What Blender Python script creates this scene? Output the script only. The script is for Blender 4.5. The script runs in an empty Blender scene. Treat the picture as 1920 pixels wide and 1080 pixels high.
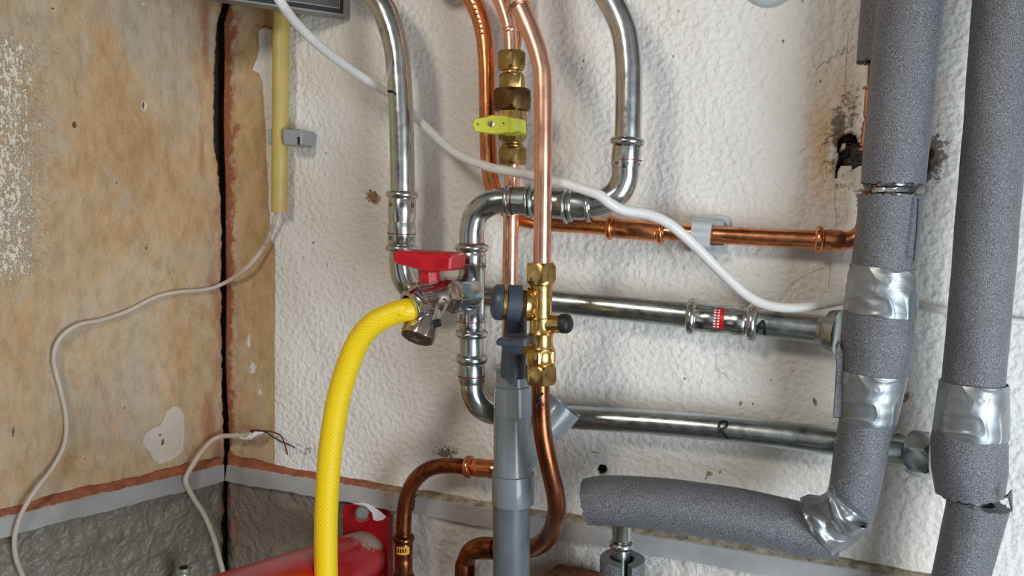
import bpy, math, random
import numpy as np
from mathutils import Vector, Matrix
random.seed(7); rng = np.random.default_rng(11)
S = bpy.context.scene; COL = S.collection
# ------------------------------------------------------------------ camera
FPX = 1450.0
YAW, PITCH, ROLL = math.radians(19), math.radians(6), math.radians(1.75)
CAMZ = 1.30
F = Vector((-math.sin(YAW)*math.cos(PITCH), math.cos(YAW)*math.cos(PITCH), -math.sin(PITCH)))
R0 = Vector((math.cos(YAW), math.sin(YAW), 0)); U0 = R0.cross(F)
R = R0*math.cos(ROLL) + U0*math.sin(ROLL); U = -R0*math.sin(ROLL) + U0*math.cos(ROLL)
CAM = Vector((0, -F.y, CAMZ))
cd = bpy.data.cameras.new('camera'); cam = bpy.data.objects.new('camera', cd); COL.objects.link(cam)
cd.sensor_width = 36; cd.lens = 36*FPX/1920; cd.clip_start = .02
m = Matrix((R, U, -F)).transposed().to_4x4(); m.translation = CAM; cam.matrix_world = m
S.camera = cam
# ------------------------------------------------------------------ view, world, lights
vs = S.view_settings; vs.view_transform = 'Standard'; vs.look = 'None'; vs.exposure = 0.0; vs.gamma = 1; vs.use_curve_mapping = False
W = bpy.data.worlds.new('world'); S.world = W; W.use_nodes = True
wn, wl = W.node_tree.nodes, W.node_tree.links; wn.clear()
wo = wn.new('ShaderNodeOutputWorld'); wb = wn.new('ShaderNodeBackground')
wt = wn.new('ShaderNodeTexCoord'); wz = wn.new('ShaderNodeTexNoise'); wr = wn.new('ShaderNodeValToRGB'); wm = wn.new('ShaderNodeMapping')
wm.inputs['Scale'].default_value = (1, 1, .45)
wz.inputs['Scale'].default_value = 2.3; wz.inputs['Detail'].default_value = 1.5
wr.color_ramp.elements[0].position = .40; wr.color_ramp.elements[0].color = (.06, .055, .05, 1)
wr.color_ramp.elements[1].position = .62; wr.color_ramp.elements[1].color = (.92, .93, .96, 1)
wl.new(wt.outputs['Generated'], wm.inputs[0]); wl.new(wm.outputs[0], wz.inputs['Vector']); wl.new(wz.outputs['Fac'], wr.inputs[0])
ws = wn.new('ShaderNodeSeparateXYZ'); wl.new(wt.outputs['Generated'], ws.inputs[0])      # a dim ceiling above, brighter towards the open lower right
wg = wn.new('ShaderNodeMapRange'); wg.inputs['From Min'].default_value = -.3; wg.inputs['From Max'].default_value = .75; wg.inputs['To Min'].default_value = 1.25; wg.inputs['To Max'].default_value = .25; wl.new(ws.outputs[2], wg.inputs[0])
wx = wn.new('ShaderNodeMix'); wx.data_type = 'RGBA'; wx.blend_type = 'MULTIPLY'; wx.inputs[0].default_value = 1; wl.new(wr.outputs[0], wx.inputs[6]); wl.new(wg.outputs[0], wx.inputs[7])
wl.new(wx.outputs[2], wb.inputs['Color']); wb.inputs['Strength'].default_value = .62; wl.new(wb.outputs[0], wo.inputs[0])
def area(name, loc, target, w, h, power, color):
    l = bpy.data.lights.new(name, 'AREA'); l.shape = 'RECTANGLE'; l.size = w; l.size_y = h; l.energy = power; l.color = color
    o = bpy.data.objects.new(name, l); COL.objects.link(o); o.location = loc
    o.rotation_euler = (Vector(target)-Vector(loc)).to_track_quat('-Z', 'Y').to_euler(); return o
area('window_light', (1.0, -1.12, .90), (0.26, 0, .92), .7, 1.0, 24, (.80, .90, 1.0))
area('room_lamp', (-.50, -1.45, 1.95), (.45, 0, 1.1), .24, .24, 8, (1.0, .92, .80))
# ------------------------------------------------------------------ picture geometry helpers
def ray(px, py): return F + R*((px-960)/FPX) + U*((540-py)/FPX)
def at(px, py, d=0.0):                     # the point d metres in front of the back wall
    r = ray(px, py); return CAM + r*((-d-CAM.y)/r.y)
CX = -.775                                  # the corner line of the two walls
LD = Vector((math.cos(math.radians(-113.6)), math.sin(math.radians(-113.6)), 0))   # direction of the left wall
LN = Vector((-LD.y, LD.x, 0))               # its normal, into the room
CP = Vector((CX, 0, 0))
def atl(px, py, d=0.0):                    # the point d metres in front of the left wall
    r = ray(px, py); return CAM + r*((d-(CAM-CP).dot(LN))/r.dot(LN))
def mpp(p): return (p-CAM).dot(F)/FPX      # metres per pixel at a point
def proj_np(P):
    V = P-np.array(CAM); z = V@np.array(F)
    return 960+FPX*(V@np.array(R))/z, 540-FPX*(V@np.array(U))/z
# ------------------------------------------------------------------ materials
def lin(c):
    return tuple((x/12.92 if x <= .04045 else ((x+.055)/1.055)**2.4) for x in [v/255 for v in c])+(1,)
def newmat(name):
    M = bpy.data.materials.new(name); M.use_nodes = True; nt = M.node_tree
    return M, nt, nt.nodes, nt.links, nt.nodes['Principled BSDF']
def N(nt, t, **k):
    n = nt.nodes.new('ShaderNode'+t)
    for a, v in k.items():
        if a in n.inputs.keys(): n.inputs[a].default_value = v
        else: setattr(n, a, v)
    return n
def noise(nt, vec, scale, detail=3, rough=.55, dist=0, stretch=None):
    if stretch:
        mp = N(nt, 'Mapping'); mp.inputs['Scale'].default_value = stretch; nt.links.new(vec, mp.inputs[0]); vec = mp.outputs[0]
    n = N(nt, 'TexNoise', Scale=scale, Detail=detail, Roughness=rough, Distortion=dist)
    nt.links.new(vec, n.inputs['Vector']); return n.outputs['Fac']
def ramp(nt, fac, stops):
    r = N(nt, 'ValToRGB'); e = r.color_ramp.elements
    while len(e) < len(stops): e.new(.5)
    for i, (p, c) in enumerate(stops):
        e[i].position = p; e[i].color = c if isinstance(c, tuple) else (c, c, c, 1)
    nt.links.new(fac, r.inputs[0]); return r.outputs[0]
def math2(nt, op, a, b=None, clamp=False):
    n = N(nt, 'Math', operation=op, use_clamp=clamp)
    for i, v in enumerate((a, b)):
        if v is None: continue
        if isinstance(v, (int, float)): n.inputs[i].default_value = v
        else: nt.links.new(v, n.inputs[i])
    return n.outputs[0]
def mix(nt, fac, a, b, mode='MIX'):
    n = N(nt, 'Mix', data_type='RGBA', blend_type=mode)
    for s, v in ((0, fac), (6, a), (7, b)):
        if isinstance(v, (int, float, tuple)): n.inputs[s].default_value = v
        else: nt.links.new(v, n.inputs[s])
    return n.outputs[2]
def bump(nt, h, strength, dist, prev=None):
    b = N(nt, 'Bump', Strength=strength, Distance=dist); nt.links.new(h, b.inputs['Height'])
    if prev: nt.links.new(prev, b.inputs['Normal'])
    return b.outputs[0]
def coord(nt, which='Object'): return N(nt, 'TexCoord').outputs[which]
def simple(name, c, metal=0, rough=.5, var=.12, vscale=60, bscale=0, bstr=.2, bdist=.0005, dark=None, dscale=25, dthr=.6, coat=0):
    M, nt, nd, lk, P = newmat(name); v = coord(nt)
    base = lin(c); lo = tuple(x*(1-var) for x in base[:3])+(1,); hi = tuple(min(1, x*(1+var)) for x in base[:3])+(1,)
    col = ramp(nt, noise(nt, v, vscale, 4), [(.3, lo), (.7, hi)])
    if dark:
        f = ramp(nt, noise(nt, v, dscale, 6, .65), [(dthr, 0.0), (dthr+.12, 1.0)])
        col = mix(nt, f, col, lin(dark))
    lk.new(col, P.inputs['Base Color']); P.inputs['Metallic'].default_value = metal
    r = ramp(nt, noise(nt, v, vscale*1.7, 3), [(.3, max(.02, rough-.06)), (.75, rough+.1)]); lk.new(r, P.inputs['Roughness'])
    if bscale: lk.new(bump(nt, noise(nt, v, bscale, 3), bstr, bdist), P.inputs['Normal'])
    if coat: P.inputs['Coat Weight'].default_value = coat
    return M
M = {}
M['steel'] = simple('galvanised_steel', (196, 200, 198), 1, .20, .10, 45, 160, .12, .0004, dark=(120, 122, 118), dscale=30, dthr=.62)
M['steel_dull'] = simple('dull_galvanised_steel', (178, 186, 184), 1, .26, .16, 35, 130, .2, .0005, dark=(110, 112, 106), dscale=26, dthr=.62)
M['nickel'] = simple('nickel_plate', (190, 178, 165), 1, .22, .12, 60, 200, .1, .0003, dark=(90, 78, 66), dthr=.62)
M['copper'] = simple('bright_copper', (250, 190, 160), 1, .27, .07, 25, 90, .08, .0004, dark=(226, 150, 116), dscale=14, dthr=.58)
M['copper_dull'] = simple('worn_copper', (228, 150, 100), 1, .24, .14, 40, 120, .15, .0004, dark=(178, 100, 60), dscale=22, dthr=.55)
M['copper_brown'] = simple('tarnished_copper', (150, 92, 62), 1, .30, .2, 40, 120, .2, .0004, dark=(84, 46, 30), dscale=25, dthr=.5)
M['brass'] = simple('brass', (212, 174, 106), 1, .26, .15, 70, 260, .25, .0004, dark=(150, 110, 50), dthr=.62)
M['brass_old'] = simple('aged_brass', (176, 146, 88), 1, .28, .2, 60, 200, .25, .0004, dark=(90, 70, 34), dthr=.56)
M['brass_dark'] = simple('darkened_brass', (112, 84, 52), 1, .38, .15, 50, 160, .2, .0004)
M['pvc'] = simple('grey_drain_plastic', (120, 127, 131), 0, .28, .06, 20, coat=.3)
M['pvc_old'] = simple('scuffed_grey_drain_plastic', (96, 103, 105), 0, .38, .18, 30, dark=(120, 112, 100), dscale=18, dthr=.62)
M['slate'] = simple('slate_blue_plastic', (62, 70, 82), 0, .38, .08, 40)
M['black'] = simple('black_plastic', (26, 27, 28), 0, .5)
M['red'] = simple('red_plastic', (186, 12, 28), 0, .35, .08, 40)
M['lime'] = simple('lime_yellow_plastic', (206, 214, 62), 0, .4, .08, 60)
M['conduit'] = simple('yellowed_plastic_conduit', (190, 166, 90), 0, .42, .07, 25)
M['clip'] = simple('grey_plastic_clip', (150, 153, 152), 0, .45, .05, 40)
M['clip_light'] = simple('light_grey_plastic_clip', (186, 192, 194), 0, .4, .05, 40)
M['cable'] = simple('white_cable_sheath', (224, 222, 218), 0, .38, .05, 40, dark=(176, 160, 140), dscale=20, dthr=.68)
M['cable_old'] = simple('aged_cable_sheath', (198, 188, 170), 0, .45, .06, 40, dark=(150, 134, 110), dscale=16, dthr=.62)
M['wire_red'] = simple('dark_red_wire', (96, 28, 20), 0, .5)
M['wire_black'] = simple('black_wire', (22, 20, 20), 0, .5)
M['marker'] = simple('black_marker_ink', (12, 12, 14), 0, .4)
M['pencil'] = simple('pencil_line', (140, 145, 155), 0, .8)
M['redline'] = simple('red_marking_line', (130, 14, 18), 0, .5)
M['rust'] = simple('rusty_brown', (128, 78, 48), 0, .85, .3, 60, 180, .8, .002, dark=(70, 52, 40), dscale=90, dthr=.5)
M['white'] = simple('white_paint', (226, 222, 214), 0, .6, .06, 40)
M['cavity'] = simple('dark_masonry_cavity', (34, 27, 22), 0, .95, .5, 120, 300, 1, .003)
M['case'] = simple('dark_grey_casing', (78, 78, 78), 0, .5, .05, 40)
M['alu'] = simple('grey_casing_edge', (150, 150, 148), .6, .4, .05, 40)
M['lining'] = simple('white_foam_lining', (230, 230, 230), 0, .7, .05, 60)
def foam_mat():
    M_, nt, nd, lk, P = newmat('grey_foam_insulation'); v = coord(nt)
    a = noise(nt, v, 1400, 3, .7, 0, (1, 1, .75)); b = noise(nt, v, 30, 3)
    c = ramp(nt, a, [(.38, lin((48, 49, 52))), (.5, lin((90, 91, 95))), (.64, lin((152, 153, 157)))])
    c = mix(nt, .5, c, ramp(nt, b, [(.3, (.42, .42, .43, 1)), (.7, (.56, .56, .57, 1))]), 'OVERLAY')
    lk.new(c, P.inputs['Base Color']); P.inputs['Roughness'].default_value = .42
    P.inputs['Specular IOR Level'].default_value = .6
    lk.new(bump(nt, a, .6, .0008), P.inputs['Normal']); return M_
M['foam'] = foam_mat()
def tape_mat():
    M_, nt, nd, lk, P = newmat('silver_duct_tape'); v = coord(nt)
    a = noise(nt, v, 13, 1, .4, 1.6, (1, 1, 1.2)); b = noise(nt, v, 150, 2, .5, .3, (.12, .12, 1.6))
    rid = math2(nt, 'ABSOLUTE', math2(nt, 'SUBTRACT', a, .5))
    h = ramp(nt, rid, [(0, 1.0), (.05, .3), (.15, 0.0)])
    c = ramp(nt, noise(nt, v, 22, 3), [(.3, lin((132, 137, 139))), (.7, lin((166, 170, 172)))])
    lk.new(c, P.inputs['Base Color']); P.inputs['Metallic'].default_value = .7; P.inputs['Roughness'].default_value = .40
    n1 = bump(nt, h, .35, .003); n2 = bump(nt, b, .18, .0008, n1)
    lk.new(n2, P.inputs['Normal']); return M_
M['tape'] = tape_mat()
def hose_mat():
    M_, nt, nd, lk, P = newmat('yellow_braided_hose'); uv = coord(nt, 'UV')
    sp = N(nt, 'SeparateXYZ'); lk.new(uv, sp.inputs[0])
    s1 = math2(nt, 'SINE', math2(nt, 'MULTIPLY', math2(nt, 'ADD', sp.outputs[0], math2(nt, 'MULTIPLY', sp.outputs[1], 1.1)), 1200))
    s2 = math2(nt, 'SINE', math2(nt, 'MULTIPLY', math2(nt, 'SUBTRACT', sp.outputs[0], math2(nt, 'MULTIPLY', sp.outputs[1], 1.1)), 1200))
    h = math2(nt, 'MAXIMUM', s1, s2); hr = ramp(nt, h, [(.3, 0.0), (.95, 1.0)])
    v = coord(nt)
    c = mix(nt, hr, lin((244, 204, 8)), lin((253, 222, 30)))
    d = ramp(nt, noise(nt, v, 75, 5, .7), [(.62, 0.0), (.70, 1.0)])
    e = ramp(nt, noise(nt, v, 9, 2), [(.45, 0.0), (.6, 1.0)])
    c = mix(nt, math2(nt, 'MULTIPLY', d, math2(nt, 'MULTIPLY', e, .8)), c, lin((110, 92, 38)))
    lk.new(c, P.inputs['Base Color']); P.inputs['Roughness'].default_value = .38
    lk.new(bump(nt, hr, .25, .0005), P.inputs['Normal']); return M_
M['hose'] = hose_mat()
def fitting_mat(name, src, dimple):
    M_ = src.copy(); M_.name = name; nt = M_.node_tree; lk = nt.links; P = nt.nodes['Principled BSDF']
    uv = coord(nt, 'UV'); sp = N(nt, 'SeparateXYZ'); lk.new(uv, sp.inputs[0])
    fr = math2(nt, 'FRACT', math2(nt, 'MULTIPLY', sp.outputs[1], 7))
    fv = math2(nt, 'LESS_THAN', math2(nt, 'ABSOLUTE', math2(nt, 'SUBTRACT', fr, .5)), .2)
    fu = math2(nt, 'LESS_THAN', math2(nt, 'ABSOLUTE', math2(nt, 'SUBTRACT', math2(nt, 'ABSOLUTE', math2(nt, 'SUBTRACT', sp.outputs[0], .5)), .27)), .035)
    old = P.inputs['Base Color'].links[0].from_socket
    f = math2(nt, 'MULTIPLY', math2(nt, 'MULTIPLY', fv, fu), .75)
    lk.new(mix(nt, f, old, lin(dimple)), P.inputs['Base Color']); return M_
M['steel_fit'] = fitting_mat('stamped_steel_fitting', M['steel'], (96, 98, 98))
M['copper_fit'] = M['copper_dull']
def redpipe_mat():
    M_, nt, nd, lk, P = newmat('glossy_red_paint'); v = coord(nt)
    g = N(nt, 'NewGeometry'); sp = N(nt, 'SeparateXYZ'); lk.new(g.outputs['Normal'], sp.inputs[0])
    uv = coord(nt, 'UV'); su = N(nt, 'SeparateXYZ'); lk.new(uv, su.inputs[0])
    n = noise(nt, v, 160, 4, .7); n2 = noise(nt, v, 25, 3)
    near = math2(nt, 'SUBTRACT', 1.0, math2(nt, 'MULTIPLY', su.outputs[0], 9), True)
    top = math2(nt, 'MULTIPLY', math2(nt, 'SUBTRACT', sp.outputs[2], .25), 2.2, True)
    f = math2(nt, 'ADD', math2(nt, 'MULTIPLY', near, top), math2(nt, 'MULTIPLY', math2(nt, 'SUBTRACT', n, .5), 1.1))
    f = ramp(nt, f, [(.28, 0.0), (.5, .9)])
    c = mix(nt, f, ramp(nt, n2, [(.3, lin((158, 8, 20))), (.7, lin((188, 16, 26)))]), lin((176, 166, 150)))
    lk.new(c, P.inputs['Base Color']); lk.new(ramp(nt, f, [(0, .28), (1, .9)]), P.inputs['Roughness']); return M_
M['redpipe'] = redpipe_mat()
M['redplate'] = simple('red_gloss_plate', (160, 8, 20), 0, .38, .1, 30)
# ------------------------------------------------------------------ mesh helpers
def finish(o, label=None, cat=None, group=None, kind=None):
    if label: o['label'] = label
    if cat: o['category'] = cat
    if group: o['group'] = group
    if kind: o['kind'] = kind
    return o
class MB:
    def __init__(s): s.v = []; s.f = []; s.uv = []
    def add(s, verts, faces, uvs=None):
        b = len(s.v); s.v += [Vector(v) for v in verts]
        for i, f in enumerate(faces):
            s.f.append([b+k for k in f]); s.uv.append(uvs[i] if uvs else [(0, 0)]*len(f))
        return s
def make(name, mb, mat, parent=None, origin=None, angle=38, **kw):
    if parent is not None:
        wp = Vector(parent['_o']); 
    o0 = Vector(origin) if origin is not None else (sum(mb.v, Vector())/len(mb.v))
    if parent is not None and origin is None: o0 = wp.copy()
    me = bpy.data.meshes.new(name); me.from_pydata([v-o0 for v in mb.v], [], mb.f); 
    ul = me.uv_layers.new(name='uv'); flat = [c for fu in mb.uv for t in fu for c in t]; ul.data.foreach_set('uv', flat)
    me.validate(clean_customdata=False); me.shade_smooth(); me.set_sharp_from_angle(angle=math.radians(angle)); me.materials.append(mat)
    o = bpy.data.objects.new(name, me); COL.objects.link(o); o['_o'] = tuple(o0)
    if parent is not None: o.parent = parent; o.location = o0-wp
    else: o.location = o0
    return finish(o, **kw)
def empty(name, loc, **kw):
    o = bpy.data.objects.new(name, None); COL.objects.link(o); o.empty_display_size = .01
    o.location = loc; o['_o'] = tuple(loc); return finish(o, **kw)
def frames(P):
    T = []
    for i in range(len(P)):
        a = P[max(0, i-1)]; b = P[min(len(P)-1, i+1)]; T.append((b-a).normalized())
    n = T[0].cross(Vector((0, 0, 1)));
    if n.length < .1: n = T[0].cross(Vector((0, 1, 0)))
    n.normalize(); out = []
    for i, t in enumerate(T):
        n = (n - t*n.dot(t)).normalized(); out.append((t, n, t.cross(n)))
    return out
def sweep(P, r, seg=32, hollow=0, mod=None, arc=None, mb=None, cap=True):
    """tube along the points P, radius r (number or list); hollow = inner/outer radius; arc=(a0,a1) an open C section"""
    mb = mb or MB(); n = len(P); r = r if isinstance(r, (list, tuple)) else [r]*n
    fr = frames(P); V = []; L = [0]
    for i in range(1, n): L.append(L[-1]+(P[i]-P[i-1]).length)
    def ring(i, k, rr): 
        t, a, b = fr[i]; th = 2*math.pi*k/seg
        x = rr*(1+(mod(L[i], th) if mod else 0)); return P[i]+a*(x*math.cos(th))+b*(x*math.sin(th))
    for i in range(n):
        for k in range(seg): V.append(ring(i, k, r[i]))
    Fc = []; UV = []
    for i in range(n-1):
        for k in range(seg):
            k2 = (k+1) % seg; Fc.append([i*seg+k, i*seg+k2, (i+1)*seg+k2, (i+1)*seg+k])
            c = 2*math.pi*r[i]/seg; UV.append([(L[i], k*c), (L[i], (k+1)*c), (L[i+1], (k+1)*c), (L[i+1], k*c)])
    if cap:
        for (i, sgn) in ((0, 1), (n-1, -1)):
            if hollow:
                base = len(V)
                for k in range(seg): V.append(ring(i, k, r[i]*hollow))
                t = fr[i][0]*sgn
                for k in range(seg): V.append(ring(i, k, r[i]*hollow)+t*r[i]*1.2)
                c = len(V); V.append(P[i]+t*r[i]*1.2)
                for k in range(seg):
                    k2 = (k+1) % seg; q = [i*seg+k2, i*seg+k, base+k, base+k2]; w = [base+k2, base+k, base+seg+k, base+seg+k2]; z = [base+seg+k2, base+seg+k, c]
                    for f_ in (q, w, z):
                        Fc.append(f_ if sgn > 0 else f_[::-1]); UV.append([(0, 0)]*len(f_))
            else:
                f_ = [i*seg+k for k in range(seg)]; Fc.append(f_[::-1] if sgn > 0 else f_); UV.append([(0, 0)]*seg)
    return mb.add(V, Fc, UV)
def fillet(P, rad, n=10):
    out = [P[0]]
    for i in range(1, len(P)-1):
        a = (P[i-1]-P[i]); b = (P[i+1]-P[i]); la, lb = a.length, b.length; a.normalize(); b.normalize()
        rr = rad[i-1] if isinstance(rad, (list, tuple)) else rad
        ang = a.angle(b); 
        if ang > 3.1 or rr <= 0: out.append(P[i]); continue
        d = min(rr/math.tan(ang/2), la*.49 if i > 1 else la*.95, lb*.49 if i < len(P)-2 else lb*.95); rr = d*math.tan(ang/2)
        c = P[i]+(a+b).normalized()*(rr/math.sin(ang/2)); s = P[i]+a*d-c; e = P[i]+b*d-c; tot = s.angle(e); ax = s.cross(e).normalized()
        for k in range(n+1): out.append(c+Matrix.Rotation(tot*k/n, 3, ax)@s)
    out.append(P[-1]); return out
def spline(P, n=10):
    Q = [P[0]*2-P[1]]+P+[P[-1]*2-P[-2]]; out = []
    for i in range(1, len(Q)-2):
        a, b, c, d = Q[i-1:i+3]
        for k in range(n):
            t = k/n; out.append(.5*((2*b)+(c-a)*t+(2*a-5*b+4*c-d)*t*t+(3*b-a-3*c+d)*t**3))
    out.append(P[-1]); return out
def px(pts): return [at(*p) for p in pts]
def rpx(p, r): return r*mpp(p)
def wide(Q):                               # how much a tube through Q looks wider towards the edge of the frame
    out = []
    for i, p in enumerate(Q):
        a, b = [(lambda v: ((v.dot(R)/v.dot(F)), (v.dot(U)/v.dot(F))))(q-CAM) for q in (Q[max(0, i-1)], Q[min(len(Q)-1, i+1)])]
        dx, dy = b[0]-a[0], b[1]-a[1]; l = math.hypot(dx, dy)+1e-9; o = (a[0]*dy-a[1]*dx)/l; out.append(math.sqrt(1+o*o))
    return out
def dens(P, step=.004):
    out = [P[0]]
    for a, b in zip(P, P[1:]):
        k = max(1, int((b-a).length/step))
        for j in range(1, k+1): out.append(a.lerp(b, j/k))
    return out
def lathe(A, B, prof, seg=40, mb=None, hexa=None, up=None, ends=True, hexrot=0):
    """turned body from A to B; prof = [(t 0..1, r metres)]; hexa = number of flats"""
    mb = mb or MB(); ax = (B-A); L = ax.length; t = ax.normalized()
    ref = up or Vector((0, -1, 0)); n = ref-t*ref.dot(t)
    if n.length < .05: n = Vector((0, 0, 1))-t*t.z
    n.normalize(); b = t.cross(n)
    if hexa: seg = hexa*8
    V = []; Fc = []; UV = []
    for (u, r) in prof:
        for k in range(seg):
            th = 2*math.pi*k/seg+hexrot; rr = r
            if hexa:
                w = math.pi/hexa; q = ((2*math.pi*k/seg+w) % (2*w))-w; rr = min(r, hexa_ap(prof, hexa)/math.cos(q))
            V.append(A+ax*u+n*(rr*math.cos(th))+b*(rr*math.sin(th)))
    m_ = len(prof)
    for i in range(m_-1):
        for k in range(seg):
            k2 = (k+1) % seg; Fc.append([i*seg+k, i*seg+k2, (i+1)*seg+k2, (i+1)*seg+k])
            UV.append([(prof[i][0], k/seg), (prof[i][0], (k+1)/seg), (prof[i+1][0], (k+1)/seg), (prof[i+1][0], k/seg)])
    if ends:
        for i in (0, m_-1):
            if prof[i][1] > 1e-6:
                f_ = [i*seg+k for k in range(seg)]; Fc.append(f_ if i else f_[::-1]); UV.append([(0, 0)]*seg)
    return mb.add(V, Fc, UV)
def hexa_ap(prof, hexa): return max(r for _, r in prof)*math.cos(math.pi/hexa)*1.005
def hexnut(A, B, r, flats=6, mb=None, rot=0, up=None):
    L = (B-A).length; c = min(.22, .16*r/L)
    return lathe(A, B, [(0, r*.84), (c, r), (1-c, r), (1, r*.84)], hexa=flats, mb=mb, hexrot=rot, up=up)
def bead(u0, u1, r, R_, n=8):
    return [(u0+(u1-u0)*(1-math.cos(math.pi*k/n))/2, r+(R_-r)*math.sin(math.pi*k/n)) for k in range(n+1)]
def press(A, B, r, big=1.30, body=1.10, ends=(1, 1), groove=True, bw=.12):
    p = [(0, r*.98)]
    if ends[0]: p += bead(0, bw, r*1.04, r*big)
    p += [(max(.15, bw+.03), r*body), (.44, r*body*1.01)]
    if groove: p += [(.48, r*(body-.04)), (.52, r*(body-.04))]
    p += [(.56, r*body*1.01), (.85, r*body)]
    if ends[1]: p += bead(.88, 1, r*1.04, r*big)
    p += [(1, r*.98)]
    return lathe(A, B, p)
def ringmb(A, axis, r, w=.0012): return lathe(A-axis*w/2, A+axis*w/2, [(0, r), (1, r)], ends=False, seg=48)
def poly_area(P): return sum(P[i][0]*P[(i+1) % len(P)][1]-P[(i+1) % len(P)][0]*P[i][1] for i in range(len(P)))
def slab(front, back, mb=None, bev=.0):
    """solid between two matching outlines"""
    mb = mb or MB(); n = len(front); cf = sum(front, Vector())/n; V = []
    rings = [back, front]
    if bev: rings = [back, [f_+(b_-f_)*min(.45, bev/max(1e-6, (b_-f_).length)) for f_, b_ in zip(front, back)], [f_+(cf-f_).normalized()*bev for f_ in front]]
    for r_ in rings: V += r_
    Fc = [list(range(n))[::-1], [(len(rings)-1)*n+k for k in range(n)]]
    for j in range(len(rings)-1):
        for k in range(n): Fc.append([j*n+k, j*n+(k+1) % n, (j+1)*n+(k+1) % n, (j+1)*n+k])
    return mb.add(V, Fc)
def pxslab(pts, d, th, bev=.0015, mb=None):
    """outline at distance d in front of the back wall, th thick towards the wall"""
    fr = [at(x, y, d) for x, y in pts]; bk = [p+Vector((0, th, 0)) for p in fr]
    if poly_area(pts) > 0: fr = fr[::-1]; bk = bk[::-1]
    return slab(fr, bk, mb, bev)
def box(c, ax, ay, az, mb=None, bev=0):
    f_ = [c+ax*sx+ay*sy+az for sx, sy in ((-1, -1), (1, -1), (1, 1), (-1, 1))]
    b_ = [c+ax*sx+ay*sy-az for sx, sy in ((-1, -1), (1, -1), (1, 1), (-1, 1))]
    return slab(f_, b_, mb, bev)
def ribbon(P, w, th, nrm, mb=None):
    """flat raised stroke through the points P, w wide, lying on a surface with normal nrm(p)"""
    mb = mb or MB(); V = []; n = len(P)
    ws = w if isinstance(w, (list, tuple)) else [w]*n
    for i, p in enumerate(P):
        t = (P[min(n-1, i+1)]-P[max(0, i-1)]).normalized(); k = nrm(p); s = t.cross(k).normalized()*ws[i]/2
        V += [p-s, p+s, p+s+k*th, p-s+k*th]
    Fc = [[0, 1, 2, 3][::-1], [4*(n-1)+j for j in range(4)]]
    for i in range(n-1):
        for j in range(4): Fc.append([4*i+j, 4*i+(j+1) % 4, 4*(i+1)+(j+1) % 4, 4*(i+1)+j])
    return mb.add(V, Fc)
# ------------------------------------------------------------------ the walls
def sdpoly(X, Y, P):
    P = np.array(P, float); d = np.full(X.shape, 1e9); ins = np.zeros(X.shape, bool)
    for i in range(len(P)):
        a, b = P[i], P[(i+1) % len(P)]; e = b-a; wx, wy = X-a[0], Y-a[1]
        t = np.clip((wx*e[0]+wy*e[1])/(e@e+1e-9), 0, 1); d = np.minimum(d, np.hypot(wx-e[0]*t, wy-e[1]*t))
        c = ((a[1] > Y) != (b[1] > Y)) & (X < (b[0]-a[0])*(Y-a[1])/(b[1]-a[1]+1e-12)+a[0]); ins ^= c
    return np.where(ins, d, -d)          # positive inside
def soft(sd, w): return np.clip(.5+sd/(2*w), 0, 1)
def ell(X, Y, cx, cy, rx, ry, rot=0):
    c, s = math.cos(math.radians(rot)), math.sin(math.radians(rot)); x, y = X-cx, Y-cy
    return np.clip(1-np.hypot((x*c+y*s)/rx, (-x*s+y*c)/ry)*.5, 0, 1)       # .5 on the outline, 1 at the centre
def umax(*a):
    o = a[0]
    for b in a[1:]: o = np.maximum(o, b)
    return o
CRACK = [(-400, 430, 446), (0, 417, 431), (40, 407, 420), (60, 405, 416), (100, 403, 413), (140, 402, 411), (200, 401, 412), (250, 400, 412), (285, 402, 412), (310, 406, 414), (340, 409, 415), (372, 412, 418),
         (420, 415, 420.5), (460, 415, 421), (500, 413, 420), (530, 411, 419), (560, 414, 418.5), (600, 413, 418.5), (650, 415, 421), (700, 416, 423), (750, 417, 424.5), (800, 418, 427), (845, 419, 428), (858, 420, 424),
         (890, 416, 421), (905, 419, 423), (960, 420, 422.6), (985, 414, 418), (1000, 419, 421), (1040, 416.5, 419.5), (1060, 418, 424), (1074, 419, 430), (1100, 419, 430), (1400, 420, 430)]
def crack_px(z):
    x, y = proj_np(np.array([[CX, 0, z]])); y = float(y[0])
    return y, float(np.interp(y, [c[0] for c in CRACK], [c[1] for c in CRACK])), float(np.interp(y, [c[0] for c in CRACK], [c[2] for c in CRACK]))
def jit(z, s): return .0007*math.sin(z*190+s+2*math.sin(z*71))+.0005*math.sin(z*530+2*s+3*math.sin(z*133))+.0003*math.sin(z*1400+s)
def coords(a, b, fine0, fine1, step, coarse=.06):
    o = [a]
    while o[-1] < b-1e-6:
        o.append(min(b, o[-1]+(step if fine0-1e-6 <= o[-1] < fine1 else min(coarse, max(step, (fine0-o[-1]) if o[-1] < fine0 else coarse)))))
    return np.array(o)
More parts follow.
